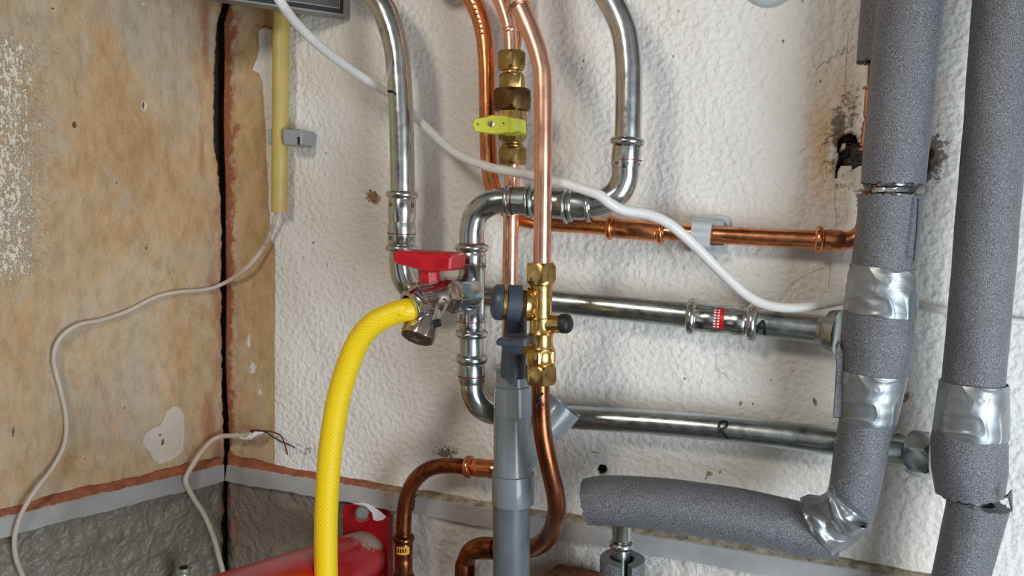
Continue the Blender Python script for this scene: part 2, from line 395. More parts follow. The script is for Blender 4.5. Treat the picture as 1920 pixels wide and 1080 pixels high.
def wallmesh(name, side, z0, z1, fz0, fz1, s1, fs1, step, relief, mat, attrs):
    zs = coords(z0, z1, fz0, fz1, step); ts = coords(0, 1, 0, fs1, step/s1, .05); rows = []
    ps = []
    for z in zs:
        py, xl, xr = crack_px(z); xm = (xl+xr)/2; xl = xm+(xl-xm)*.8; xr = xm+(xr-xm)*.8
        if side == 'back': e = max(0.0005, (at(xr, py).x-CX)+jit(z, 1)); base = CP; D = Vector((1, 0, 0))
        else: e = max(.0005, (atl(xl, py)-CP).dot(LD)+jit(z, 4)); base = CP; D = LD
        ps.append(e)
    E_ = np.array(ps)[:, None]; T_ = ts[None, :]; SS = E_+(s1-E_)*T_; ZZ = np.repeat(zs[:, None], len(ts), 1)
    D = np.array(D); NN = np.array((0, -1, 0)) if side == 'back' else np.array(LN)
    P = np.array(CP)[None, None, :]+SS[..., None]*D; P[..., 2] = ZZ
    X, Y = proj_np(P.reshape(-1, 3)); X = X.reshape(SS.shape); Y = Y.reshape(SS.shape)
    A = attrs(X, Y, SS, ZZ); h = relief(A, SS, ZZ)
    P = P+NN*h[..., None]
    # the broken edge turns back into the crack
    edge = P[:, :1, :]-NN*.03+D*.004; P = np.concatenate([edge, P], 1)
    A = {k: np.concatenate([v[:, :1], v], 1) for k, v in A.items()}
    r, c = P.shape[:2]; V = P.reshape(-1, 3); idx = np.arange(r*c).reshape(r, c)
    q = np.stack([idx[:-1, :-1], idx[:-1, 1:], idx[1:, 1:], idx[1:, :-1]], -1).reshape(-1, 4)
    if side == 'left': q = q[:, ::-1]
    me = bpy.data.meshes.new(name); me.vertices.add(len(V)); me.vertices.foreach_set('co', V.ravel())
    me.loops.add(q.size); me.loops.foreach_set('vertex_index', q.ravel().astype(np.int32)); me.polygons.add(len(q))
    me.polygons.foreach_set('loop_start', np.arange(0, q.size, 4, dtype=np.int32)); me.update(calc_edges=True); me.validate()
    for k, v in A.items():
        a = me.attributes.new(k, 'FLOAT', 'POINT'); a.data.foreach_set('value', v.ravel().astype(np.float32))
    me.shade_smooth(); me.materials.append(mat)
    o = bpy.data.objects.new(name, me); COL.objects.link(o); o['_o'] = (0, 0, 0); return finish(o, kind='structure')
def attr(nt, n): return N(nt, 'Attribute', attribute_name=n).outputs['Fac']
def thr(nt, a, n, amp, lo=.47, hi=.53):
    return ramp(nt, math2(nt, 'ADD', a, math2(nt, 'MULTIPLY', math2(nt, 'SUBTRACT', n, .5), amp)), [(lo, 0.0), (hi, 1.0)])
def ochre_col(nt, v):
    st = noise(nt, v, 8, 6, .68, .5, (1, 1, .4)); sm = noise(nt, v, 70, 5, .65, 0, (1, 1, .5))
    c = ramp(nt, st, [(.30, lin((172, 138, 94))), (.44, lin((188, 156, 112))), (.54, lin((188, 165, 132))), (.64, lin((180, 166, 142)))])
    c = mix(nt, .65, c, ramp(nt, sm, [(.28, (.34, .28, .22, 1)), (.5, (.5, .5, .5, 1)), (.75, (.64, .64, .66, 1))]), 'OVERLAY')
    c = mix(nt, math2(nt, 'MULTIPLY', ramp(nt, noise(nt, v, 22, 5, .7, .4), [(.55, 0.0), (.68, 1.0)]), .55), c, lin((176, 164, 146)))
    c = mix(nt, math2(nt, 'MULTIPLY', ramp(nt, noise(nt, v, 15, 6, .7, .6, (1, 1, 1.8)), [(.56, 0.0), (.7, 1.0)]), .3), c, lin((192, 146, 84)))
    return c
def speck(nt, v, scale, size, seed=0):
    mp = N(nt, 'Mapping'); mp.inputs['Location'].default_value = (seed, seed*2, 0); nt.links.new(v, mp.inputs[0])
    w = N(nt, 'TexNoise', Scale=scale*2, Detail=2.0); nt.links.new(mp.outputs[0], w.inputs['Vector'])
    vv = N(nt, 'VectorMath', operation='ADD'); nt.links.new(mp.outputs[0], vv.inputs[0])
    sc_ = N(nt, 'VectorMath', operation='SCALE'); sc_.inputs['Scale'].default_value = .5/scale; nt.links.new(w.outputs['Color'], sc_.inputs[0]); nt.links.new(sc_.outputs[0], vv.inputs[1])
    vo = N(nt, 'TexVoronoi', Scale=scale); nt.links.new(vv.outputs[0], vo.inputs['Vector'])
    sp = N(nt, 'SeparateXYZ'); nt.links.new(vo.outputs['Color'], sp.inputs[0])
    r = math2(nt, 'MULTIPLY', math2(nt, 'SUBTRACT', sp.outputs[0], .80), size)
    return ramp(nt, math2(nt, 'SUBTRACT', r, vo.outputs['Distance']), [(0, 0.0), (.03, 1.0)])
def back_mat():
    M_, nt, nd, lk, P = newmat('rough_white_plaster'); v = coord(nt)
    fine = noise(nt, v, 420, 4, .7); mid = noise(nt, v, 140, 4, .6); big = noise(nt, v, 5, 3)
    n1 = noise(nt, v, 60, 5, .7)
    plaster = ramp(nt, big, [(.3, lin((220, 215, 207))), (.7, lin((230, 227, 221)))])
    plaster = mix(nt, .35, plaster, ramp(nt, mid, [(.3, (.40, .39, .38, 1)), (.6, (.54, .54, .54, 1))]), 'OVERLAY')
    plaster = mix(nt, math2(nt, 'MULTIPLY', ramp(nt, noise(nt, v, 14, 5, .65), [(.5, 0.0), (.8, 1.0)]), .25), plaster, lin((206, 190, 166)))
    plaster = mix(nt, math2(nt, 'MULTIPLY', speck(nt, v, 60, .55), .6), plaster, lin((110, 88, 68)))
    c = mix(nt, math2(nt, 'MULTIPLY', thr(nt, attr(nt, 'yellow'), n1, .55, .35, .8), .75), plaster, lin((210, 172, 112)))
    oc = thr(nt, attr(nt, 'ochre'), noise(nt, v, 120, 3), .12)
    oco = ochre_col(nt, v)
    oco = mix(nt, thr(nt, attr(nt, 'rust'), n1, 1.1, .42, .62), oco, lin((150, 88, 60)))
    c = mix(nt, oc, c, oco)
    c = mix(nt, thr(nt, attr(nt, 'pale'), noise(nt, v, 130, 3), .5), c, lin((214, 206, 200)))
    mo = thr(nt, attr(nt, 'mould'), noise(nt, v, 190, 4, .7), 1.3, .5, .66)
    c = mix(nt, math2(nt, 'MULTIPLY', mo, .88), c, ramp(nt, n1, [(.35, lin((58, 50, 44))), (.65, lin((134, 116, 98)))]))
    c = mix(nt, thr(nt, attr(nt, 'chip'), noise(nt, v, 260, 3), .5), c, ramp(nt, noise(nt, v, 180, 3), [(.35, lin((108, 78, 52))), (.65, lin((172, 146, 110)))]))
    c = mix(nt, thr(nt, attr(nt, 'hole'), noise(nt, v, 200, 4), .25), c, ramp(nt, noise(nt, v, 240, 4, .7), [(.35, lin((22, 16, 14))), (.7, lin((74, 58, 48)))]))
    lk.new(c, P.inputs['Base Color']); P.inputs['Roughness'].default_value = .55; P.inputs['Specular IOR Level'].default_value = .35
    b1 = bump(nt, noise(nt, v, 135, 1, .4), 1.0, .0034); b2 = bump(nt, fine, .25, .0006, b1)
    # smoother on the ochre strip
    b3 = bump(nt, mid, .45, .0012); mx = N(nt, 'Mix', data_type='VECTOR'); lk.new(oc, mx.inputs[0]); lk.new(b2, mx.inputs[4]); lk.new(b3, mx.inputs[5])
    lk.new(mx.outputs[1], P.inputs['Normal']); return M_
def left_mat():
    M_, nt, nd, lk, P = newmat('stained_ochre_plaster'); v = coord(nt)
    n1 = noise(nt, v, 60, 5, .7); c = ochre_col(nt, v)
    fl = thr(nt, attr(nt, 'flake'), noise(nt, v, 240, 6, .78, .3, (1, 1, .55)), 1.35, .56, .63)
    c = mix(nt, math2(nt, 'MULTIPLY', fl, .85), c, lin((232, 224, 204)))
    c = mix(nt, math2(nt, 'MULTIPLY', thr(nt, attr(nt, 'rust'), noise(nt, v, 40, 5, .7, 0, (1, 1, .35)), 1.3, .46, .8), .8), c, lin((158, 98, 66)))
    c = mix(nt, thr(nt, attr(nt, 'pale'), noise(nt, v, 110, 4), .5), c, mix(nt, speck(nt, v, 90, .6), lin((208, 196, 182)), lin((150, 128, 104))))
    c = mix(nt, thr(nt, attr(nt, 'chip'), noise(nt, v, 260, 3), .35), c, lin((104, 66, 44)))
    c = mix(nt, math2(nt, 'MULTIPLY', speck(nt, v, 60, .5, 3), .6), c, lin((110, 84, 56)))
    lk.new(c, P.inputs['Base Color']); P.inputs['Specular IOR Level'].default_value = .4
    lk.new(ramp(nt, n1, [(.3, .40), (.7, .6)]), P.inputs['Roughness'])
    b1 = bump(nt, noise(nt, v, 130, 5, .65, 0, (1, 1, .6)), .8, .0020); b2 = bump(nt, noise(nt, v, 18, 2), .4, .004, b1); b3 = bump(nt, fl, .8, .0008, b2)
    lk.new(b3, P.inputs['Normal']); return M_
def lower_mat(name, c0, c1, c2, sc, left=None):
    M_, nt, nd, lk, P = newmat(name); v = coord(nt)
    n = noise(nt, v, 12, 4); c = ramp(nt, n, [(.3, lin(c0)), (.7, lin(c1))])
    if left: c = mix(nt, thr(nt, attr(nt, 'grey'), noise(nt, v, 40, 4), .3, .4, .6), c, lin(left))          # darker grey towards the left, ending near the board joint
    c = mix(nt, math2(nt, 'MULTIPLY', thr(nt, attr(nt, 'rust'), noise(nt, v, 50, 4, .7), 1.2, .45, .75), .7), c, lin((140, 100, 84)))
    c = mix(nt, math2(nt, 'MULTIPLY', ramp(nt, noise(nt, v, 30, 4), [(.55, 0.0), (.75, 1.0)]), .4), c, lin(c2))
    lk.new(c, P.inputs['Base Color']); P.inputs['Roughness'].default_value = .42
    w = noise(nt, v, 30, 3, .55, 1.6, sc); rid = math2(nt, 'ABSOLUTE', math2(nt, 'SUBTRACT', w, .5)); h = math2(nt, 'MAXIMUM', ramp(nt, rid, [(0, 0.0), (.26, 1.0)]), ramp(nt, noise(nt, v, 34, 2), [(.42, 0.0), (.62, 1.0)]))
    b1 = bump(nt, h, .7, .0046); b2 = bump(nt, noise(nt, v, 60, 3), .4, .0015, b1); lk.new(b2, P.inputs['Normal']); return M_
OCH = [(300, -500), (560, -500), (560, 45), (512, 56), (506, 54), (498, 50), (490, 52), (482, 58), (483, 68), (485, 90), (481, 108), (473, 131), (486, 138), (492, 155), (494, 178), (495, 200), (497, 232), (499, 262), (498, 275), (499, 300), (501, 330), (503, 360),
       (502, 380), (505, 400), (505, 440), (509, 456), (514, 458), (514, 700), (513, 820), (514, 860), (516, 1300), (300, 1300)]
HOLE = [(1572, 263), (1577, 257), (1585, 252), (1596, 248), (1600, 252), (1604, 250), (1612, 266), (1621, 276), (1640, 262), (1690, 258), (1738, 276), (1745, 279), (1749, 285), (1746, 296), (1741, 300), (1742, 310), (1737, 324), (1700, 345), (1640, 345), (1610, 338), (1604, 322), (1597, 309),
        (1576, 311), (1572, 322), (1570, 334), (1566, 333), (1568, 318), (1571, 303), (1573, 285), (1586, 279), (1588, 268), (1580, 268), (1575, 282), (1571, 285)]
PALE = [(1548, 278), (1562, 268), (1566, 252), (1580, 246), (1588, 236), (1600, 238), (1606, 226), (1614, 232), (1616, 250), (1625, 258), (1625, 345), (1608, 343), (1590, 338), (1572, 336), (1562, 322), (1564, 300), (1554, 298)]
def back_attrs(X, Y, SS, ZZ):
    oc = soft(sdpoly(X, Y, OCH), 2.6)
    hole = soft(sdpoly(X, Y, HOLE), 2)
    pale = umax(soft(sdpoly(X, Y, PALE), 4), ell(X, Y, 1742, 312, 8, 30, 20)*.95, ell(X, Y, 472, 690, 11, 15)*.74, ell(X, Y, 466, 642, 6, 22)*.68, ell(X, Y, 486, 735, 6, 12)*.68)
    mould = umax(ell(X, Y, 1597, 287, 54, 70)*(.98-.42*soft(sdpoly(X, Y, PALE), 9)), ell(X, Y, 1590, 195, 42, 60)*.62, ell(X, Y, 1572, 240, 14, 42)*1.1, ell(X, Y, 1740, 300, 34, 58, 20)*1.0, ell(X, Y, 1598, 160, 26, 44)*.42, ell(X, Y, 838, 848, 32, 20)*.75,
                 ell(X, Y, 575, 843, 52, 26, 8)*.58, ell(X, Y, 1612, 380, 12, 30)*.75, ell(X, Y, 875, 905, 60, 20)*.42, ell(X, Y, 1715, 800, 40, 40)*.42, ell(X, Y, 1460, 520, 120, 40, -38)*.36, ell(X, Y, 860, 770, 50, 60)*.34)
    yellow = umax(ell(X, Y, 1545, 270, 34, 110)*.95, ell(X, Y, 1580, 180, 75, 130)*.62, ell(X, Y, 1540, 80, 160, 160)*.38, ell(X, Y, 1760, 180, 50, 200)*.5, ell(X, Y, 1480, 1040, 400, 30, 6)*.4, ell(X, Y, 1260, 130, 200, 100)*.3, ell(X, Y, 1340, 625, 60, 14)*.5)
    chip = umax(*[ell(X, Y, a, b, c, d, e)*.78 for a, b, c, d, e in ((700, 370, 21, 15, 35), (1469, 77, 4, 6, 10), (1538, 153, 3.5, 6, 20), (1272, 20, 3, 3, 0), (1262, 105, 3.5, 4, 0), (1094, 112, 2.5, 9, 12), (1504, 2, 5, 3, 0), (1090, 128, 2, 5, 10), (588, 455, 2.5, 5, 15), (614, 496, 2, 4, 15),
                   (1283, 710, 3, 4, 0), (1388, 757, 4, 8, 10), (1412, 758, 3, 4, 0), (1528, 754, 5, 12, -20), (1698, 745, 7, 16, 30), (1890, 595, 10, 8, 0), (1330, 888, 8, 6, 0), (1350, 886, 3, 6, 10), (1323, 900, 2, 9, 10), (1690, 820, 20, 8, 25), (1446, 713, 4, 3, 0), (1115, 848, 14, 2, 8), (1120, 898, 20, 1.6, 8))])
    hole = umax(hole, ell(X, Y, 1128, 881, 10, 10)*.9)
    rust = umax(soft(-np.abs(X-425)+16, 16)*.74, ell(X, Y, 440, 60, 20, 90)*.55, ell(X, Y, 442, 245, 12, 16)*.72, ell(X, Y, 500, 52, 26, 8, 15)*.75, ell(X, Y, 460, 820, 70, 40)*.5)
    return dict(ochre=oc, hole=hole, pale=pale, mould=mould, yellow=yellow, chip=chip, rust=rust)
def back_relief(A, SS, ZZ):
    w = .0012*np.sin(SS*23+1)*np.sin(ZZ*19)+.0007*np.sin(SS*61+ZZ*37)
    sm = lambda a, lo, hi: np.clip((a-lo)/(hi-lo), 0, 1)
    j = .010*rng.random(SS.shape)
    return w-.0018*sm(A['ochre'], .4, .6)-.0014*sm(A['chip'], .5, .7)-.0016*sm(A['pale'], .45, .6)*(1+0*j)-(.018+j)*sm(A['hole'], .45, .75)
WHITE_PATCH = [(268, 827), (273, 813), (287, 803), (303, 797), (308, 783), (312, 770), (326, 761), (338, 764), (346, 776), (346, 800), (347, 822), (345, 844), (334, 855), (318, 866), (300, 871), (288, 862), (282, 848), (273, 838)]
def left_attrs(X, Y, SS, ZZ):
    f = np.clip(1.12-X/230, 0, 1)*np.clip((Y-20)/60, .3, 1)*np.clip((640-Y)/140, .12, 1)*.62
    f = umax(f, ell(X, Y, 222, 360, 22, 200)*.42, ell(X, Y, 60, 40, 90, 40)*.5, ell(X, Y, 280, 480, 40, 60)*.36, ell(X, Y, 100, 900, 120, 30, -15)*.42)
    pale = umax(soft(sdpoly(X, Y, WHITE_PATCH), 3), ell(X, Y, 270, 199, 7.5, 14)*.78, ell(X, Y, 268, 6, 10, 8)*.6)
    chip = umax(*[ell(X, Y, *a)*.78 for a in ((140, 234, 6, 9, 10), (270, 198, 3, 12, 5), (25, 808, 3, 16, 6), (307, 830, 3, 11, 8), (99, 16, 5, 3, 0), (235, 766, 3, 3, 0), (302, 817, 4, 4, 40), (274, 465, 2, 5, 20), (317, 512, 1.8, 5, 0), (230, 250, 1.5, 3, 0), (173, 773, 2, 2, 0), (219, 342, 3, 4, 20))])
    rust = umax(soft(X-388, 26)*.74, ell(X, Y, 385, 60, 14, 120)*.85, ell(X, Y, 350, 165, 16, 90)*.6, ell(X, Y, 378, 280, 10, 70)*.72, ell(X, Y, 370, 330, 26, 130)*.45, ell(X, Y, 398, 790, 20, 90)*.8, ell(X, Y, 200, 740, 200, 40, -5)*.34)
    return dict(flake=f, pale=pale, chip=chip, rust=rust)
def left_relief(A, SS, ZZ):
    sm = lambda a, lo, hi: np.clip((a-lo)/(hi-lo), 0, 1)
    return .0022*np.sin(SS*14+.5)*np.sin(ZZ*11+1)+.001*np.sin(SS*43+ZZ*29)-.0012*sm(A['pale'], .4, .6)-.0018*sm(A['chip'], .5, .7)
ZT = .9015                                       # top edge of the trim board's face
back = wallmesh('wall_back', 'back', ZT-.02, 2.0, ZT-.02, 1.66, 2.1, .56, .0021, back_relief, back_mat(), back_attrs)
left = wallmesh('wall_left', 'left', ZT-.02, 2.0, ZT-.02, 1.66, 1.8, .27, .0021, left_relief, left_mat(), left_attrs)
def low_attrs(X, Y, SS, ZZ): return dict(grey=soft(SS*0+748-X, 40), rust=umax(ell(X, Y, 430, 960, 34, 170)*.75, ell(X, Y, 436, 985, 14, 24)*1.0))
def low_relief(A, SS, ZZ): return .002*np.sin(SS*17)*np.sin(ZZ*13)-.001
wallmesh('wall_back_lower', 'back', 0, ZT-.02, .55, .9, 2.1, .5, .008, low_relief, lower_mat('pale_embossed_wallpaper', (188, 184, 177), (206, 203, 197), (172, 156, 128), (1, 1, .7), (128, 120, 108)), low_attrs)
wallmesh('wall_left_lower', 'left', 0, ZT-.02, .55, .9, 1.8, .3, .008, low_relief, lower_mat('grey_embossed_wallpaper', (116, 109, 97), (134, 126, 112), (104, 90, 72), (1, 1, .7)), low_attrs)
# masonry seen inside the crack and floor
mb = MB()
for A_, B_ in ((at(0, 0), 0),): pass
a0, a1 = CP+LD*.25-LN*.028, CP-LN*.028-Vector((0, -.024, 0)); a2 = Vector((CX+.25, .028, 0))
prev = None
pts = [a0, CP+Vector((-.03, .028, 0)), a2]
V = []; 
for i, z in enumerate(np.arange(0, 2.01, .01)):
    for p in pts: V.append(Vector((p.x+.003*random.random(), p.y+.003*random.random(), z)))
n_ = len(V)//3; mb.add(V, [[3*i+j, 3*i+j+1, 3*i+j+4, 3*i+j+3] for i in range(n_-1) for j in (0, 1)])
make('wall_corner', mb, simple('mortar_in_crack', (74, 68, 60), 0, .95, .4, 120, 200, 1, .003), kind='structure', origin=(0, 0, 0))
mb = MB(); mb.add([(-2.2, .05, 0), (1.6, .05, 0), (1.6, -3.2, 0), (-2.2, -3.2, 0)], [[3, 2, 1, 0]])
make('floor', mb, simple('dark_floor', (120, 112, 104), 0, .7), kind='structure', origin=(0, 0, 0))
# ---- trim boards
def trim_mat():
    M_, nt, nd, lk, P = newmat('grey_painted_trim'); v = coord(nt); uv = coord(nt, 'UV'); sp = N(nt, 'SeparateXYZ'); lk.new(uv, sp.inputs[0])
    n = noise(nt, v, 90, 4, .65)
    c = ramp(nt, noise(nt, v, 14, 4), [(.3, lin((150, 147, 144))), (.7, lin((174, 172, 170)))])
    c = mix(nt, math2(nt, 'MULTIPLY', speck(nt, v, 60, .8, 5), .85), c, lin((60, 50, 46)))
    c = mix(nt, math2(nt, 'MULTIPLY', ramp(nt, noise(nt, v, 30, 5, .7), [(.6, 0.0), (.75, 1.0)]), .5), c, lin((150, 136, 122)))
    # v coordinate: 0 at the wall, 1 at the top front edge, 2 at the bottom
    top = math2(nt, 'ADD', sp.outputs[1], math2(nt, 'MULTIPLY', math2(nt, 'SUBTRACT', n, .5), .5))
    right = math2(nt, 'MULTIPLY', math2(nt, 'SUBTRACT', sp.outputs[0], .22), 7, True)
    br = mix(nt, right, ramp(nt, n, [(.3, lin((128, 70, 46))), (.7, lin((168, 104, 74)))]), ramp(nt, n, [(.35, lin((120, 106, 84))), (.65, lin((186, 174, 152)))]))
    f = ramp(nt, top, [(.92, 1.0), (1.0, 0.0)])
    lk.new(mix(nt, f, c, br), P.inputs['Base Color']); lk.new(ramp(nt, f, [(0, .45), (1, .9)]), P.inputs['Roughness'])
    b1 = bump(nt, noise(nt, v, 200, 4), .3, .001); lk.new(b1, P.inputs['Normal']); return M_
TM = trim_mat()
def trim(name, base, D, NN, s0, s1, u0=0, rag0=0, rag1=0, h=.0265, dep=.012, top=.0095):
    ss = np.arange(s0, s1, .0045); V = []; Fc = []; UV = []; n = len(ss)
    for i, s in enumerate(ss):
        w = .0011*math.sin(s*37)+.0007*math.sin(s*131+1)+.0004*math.sin(s*433); w2 = .0008*math.sin(s*53+2)+.0004*math.sin(s*211)
        tt = top if D.x < 0 else top-.0045*min(1, s/.25); w *= tt/.0095*1.1
        pr = [(-.004, tt+w), (.0, tt+w), (dep*.35, tt*.72+w), (dep, 0+w*.3), (dep+.0012, -.0012), (dep+.001, -h+.001+w2), (dep-.001, -h+w2), (-.004, -h+w2-.001)]
        ra = (rag0*random.random() if i == 0 else 0)+(-rag1*random.random() if i == n-1 else 0)
        for j, (d, z) in enumerate(pr):
            p = base+D*(s+(.003*math.sin(j*2.3) if i in (0, n-1) and (rag0 or rag1) else 0))+NN*d; V.append(Vector((p.x, p.y, ZT+z)))
    k = 8; vv = [0, .1, .5, .97, 1.1, 1.9, 2, 2.1]
    for i in range(n-1):
        for j in range(k-1):
            q = [i*k+j, (i+1)*k+j, (i+1)*k+j+1, i*k+j+1]; Fc.append(q); u = ss[i]+u0; u2 = ss[i+1]+u0; UV.append([(u, vv[j]), (u2, vv[j]), (u2, vv[j+1]), (u, vv[j+1])])
    Fc += [list(range(k)), [(n-1)*k+j for j in range(k)][::-1]]; UV += [[(0, 2)]*k]*2
    if D.x < 0: Fc = [f_[::-1] for f_ in Fc]; UV = [u_[::-1] for u_ in UV]
    mb = MB(); mb.add(V, Fc, UV); return make(name, mb, TM, kind='structure', origin=(0, 0, 0))
UPV = Vector((0, -1, 0)); XV = Vector((1, 0, 0))
y_, xl_, xr_ = crack_px(ZT-.015)
g1 = at(766, 935).x-CX; g2 = at(786, 940).x-CX
trim('trim_1', CP, LD, LN, .0098, 1.8, -2.0)
trim('trim_2', CP, XV, UPV, .0110, g1, 0, 0, .004)
trim('trim_3', CP, XV, UPV, g2, 2.1, 0, .004)
mb = box(at(776, 940, .001)+Vector((0, 0, 0)), XV*.014, Vector((0, .002, 0)), Vector((0, 0, .013)))
make('trim_gap', mb, M['cavity'], kind='structure', origin=(0, 0, 0))
# thin cracks and pencil lines on the back wall
def wallstroke(name, strokes, w, mat, d=.0004, parent=None, step=None):
    mb = MB()
    for s in strokes:
        P = spline([at(x, y, d+.0003) for x, y in s], 5) if len(s) > 2 else [at(x, y, d+.0003) for x, y in s]
        ribbon(P, w, .0003, lambda p: UPV, mb)
    o = make(name, mb, mat, back, origin=(0, 0, 0)); return o
back['_o'] = (0, 0, 0)
wallstroke('pencil_letter', [[(1343, 668), (1352, 664), (1366, 665), (1371, 674), (1366, 686), (1352, 692), (1342, 696)], [(1345, 664), (1344, 680), (1350, 700), (1353, 714)], [(1350, 697), (1362, 704), (1374, 718)]], .0003, M['pencil'], .0012)
wallstroke('pencil_scribble', [[(1524, 118), (1530, 128), (1536, 124), (1546, 115), (1552, 118), (1558, 104), (1566, 108), (1570, 92), (1576, 102), (1584, 88), (1590, 98), (1600, 84)]], .00035, M['pencil'], .0012)
wallstroke('hairline_crack', [[(1566, 340), (1564, 380), (1568, 410), (1565, 425)], [(1590, 60), (1586, 110), (1584, 160), (1580, 200)], [(1546, 500), (1500, 520), (1470, 545)], [(1560, 465), (1556, 500), (1553, 540)],
    [(1240, 452), (1250, 462), (1265, 478)], [(1270, 470), (1275, 458), (1274, 452)], [(1236, 474), (1238, 462), (1250, 460)]], .0004, M['cable_old'], .0010)
# ------------------------------------------------------------------ galvanised pipes
V3 = Vector
def pipe(name, pts, rp, mat, parent=None, rad=0, seg=36, sp=0, hollow=0, **kw):
    """pts in picture coordinates with wall distance; rp half width in picture units at each (or one)"""
    P = px(pts); r0 = [rpx(p, w) for p, w in zip(P, rp)] if isinstance(rp, (list, tuple)) else None
    if pts[0][1] < -30:                      # runs on above the picture
        P.insert(0, P[0]+(P[0]-P[1]).normalized()*.05+Vector((0, 0, .28)))
        if r0: r0.insert(0, r0[0])
    if sp: Q = spline(P, sp)
    elif rad: Q = fillet(P, rad)
    else: Q = P
    Q = dens(Q, .012)
    if r0:
        L = [0]; 
        for a, b in zip(Q, Q[1:]): L.append(L[-1]+(b-a).length)
        kn = [L[min(range(len(Q)), key=lambda i: (Q[i]-p).length)] for p in P]
        rr = [float(np.interp(l, kn, r0)) for l in L]
    else: rr = rpx(P[len(P)//2], rp)
    return make(name, sweep(Q, rr, seg, hollow), mat, parent, origin=(P[0] if parent is None else None), **kw)
def fit(name, a, b, half, mat, parent, big=1.30, body=1.10, ends=(1, 1), groove=True, bw=.12):
    A, B = at(*a), at(*b); return make(name, press(A, B, rpx((A+B)/2, half), big, body, ends, groove, bw), mat, parent)
def redring(a, b, half, parent, w=.0010):
    A, B = at(*a), at(*b); return make('marking_ring', ringmb(A, (B-A).normalized(), rpx(A, half), w), M['redline'], parent)
def stroke_on(name, strokes, c, half, w, mat, parent, axis_v=True, lift=.0004):
    """ink strokes laid on a round pipe: c = axis point, strokes in picture coordinates on the visible face"""
    mb = MB()
    for s in strokes:
        P = []
        for (x, y) in s:
            q, r, ax_ = c(x, y); rd = ray(x, y).normalized(); tt = (q-CAM).dot(rd)-0; w_ = CAM+rd*tt
            v = w_-q; v = v-ax_*v.dot(ax_); rp_ = rd-ax_*rd.dot(ax_); m_ = min(v.length, r*.98); k_ = math.sqrt(r*r-m_*m_)
            v2 = (v.normalized()*m_ if v.length > 1e-7 else v)-rp_.normalized()*k_; P.append(q+v2.normalized()*(r+lift))
        ribbon(spline(P, 4) if len(P) > 2 else P, w, .0003, lambda p: (lambda ap_r: ((p-ap_r[0])-ap_r[2]*((p-ap_r[0]).dot(ap_r[2]))).normalized())(c(*pxof(p))), mb)
    return make(name, mb, mat, parent)
def pxof(p):
    v = p-CAM; z = v.dot(F); return 960+FPX*v.dot(R)/z, 540-FPX*v.dot(U)/z
def axis_between(a, b, half):
    A, B = at(*a), at(*b); ax = (B-A).normalized()
    def c(x, y):
        r_ = ray(x, y).normalized(); w0 = CAM-A; b_ = r_.dot(ax); d_ = r_.dot(w0); e_ = ax.dot(w0); t = (e_-b_*d_)/(1-b_*b_); q = A+ax*t
        return q, rpx(q, half), ax
    return c
# left vertical riser with bend
t = empty('steel_pipe', at(753, 365, .08), label='bent galvanised steel pipe, leftmost of the upright pipes, above the red-handled valve', cat='pipe')
pipe('pipe_tube', [(610, -115, .08), (665, -45, .08), (715, 10, .08), (740, 75, .08), (748, 140, .08), (753, 250, .08), (755, 372, .08)], [24, 24, 24, 24, 23.5, 23, 23], M['steel'], t, sp=8)
fit('press_coupling', (754, 358, .08), (752, 472, .08), 23.5, M['steel_fit'], t)
redring((753, 438, .08), (752, 472, .08), 27, t)
pipe('pipe_elbow', [(752, 466, .08), (753, 505, .08), (764, 535, .077), (788, 553, .066), (820, 558, .05), (850, 560, .037)], [22.5, 22.5, 22.5, 22, 22, 22], M['steel'], t, sp=8)
make('pen_mark', ribbon([at(727, 171, .098), at(738, 172, .1015)], .003, .0004, lambda p: UPV), M['marker'], t)
# right upright
t = empty('steel_pipe', at(1175, 265, .10), label='bent galvanised steel pipe coming down right of the copper pipes, ending in an elbow', cat='pipe')
pipe('pipe_tube', [(1050, -150, .10), (1105, -60, .10), (1142, -5, .10), (1168, 50, .10), (1178, 110, .10), (1179, 180, .10), (1177, 275, .10)], [25]*7, M['steel'], t, sp=8)
fit('press_coupling', (1177, 258, .10), (1172, 322, .10), 24, M['steel_fit'], t, big=1.36, body=1.14, ends=(1, 0), groove=False, bw=.24)
redring((1176, 300, .10), (1174, 322, .10), 28.2, t)
pipe('pipe_elbow', [(1173, 312, .10), (1171, 336, .10), (1157, 362, .101), (1128, 380, .103), (1095, 385, .105), (1070, 384, .107)], [26, 25.5, 25, 24.5, 24, 24], M['steel'], t, sp=8)
# coupling between the two elbows
t = empty('press_coupling', at(1050, 384, .11), label='horizontal galvanised steel press coupling behind the front copper pipe, crossed by the white cable', cat='pipe coupling')
fit('coupling_body', (1108, 385, .105), (990, 377, .11), 26, M['steel_dull'], t, big=1.0, ends=(0, 0), groove=False)
for u, w in ((1062, 35), (1071, 30.5), (1105, 30)):
    A = at(u-4, 381+(u-990)*.05, .108); B = at(u+4, 381+(u-990)*.05, .108); make('coupling_bead', lathe(A, B, bead(0, 1, rpx(A, 27), rpx(A, w))), M['steel'], t)
# elbow from tee up and to the right
t = empty('pipe_elbow', at(886, 460, .115), label='curved galvanised steel elbow turning right above the tee', cat='pipe elbow')
pipe('elbow_tube', [(885, 468, .115), (885, 430, .115), (893, 402, .115), (914, 384, .114), (945, 376, .113), (1000, 377, .111)], [23.5, 23.5, 23.5, 24, 24, 24.5], M['steel'], t, sp=8)
A, B = at(948, 376, .113), at(1003, 377, .111); r_ = rpx(A, 26)
make('socket', lathe(A, B, [(0, r_*.95)]+bead(.02, .16, r_, r_*1.09)+[(.2, r_*1.02), (.7, r_*1.02)]+bead(.72, .85, r_*1.03, r_*1.22)+bead(.86, 1, r_*1.03, r_*1.3)), M['steel_dull'], t)
redring((962, 376, .113), (1000, 377, .111), 27.2, t); redring((885, 458, .115), (885, 440, .115), 24.2, t, .003)
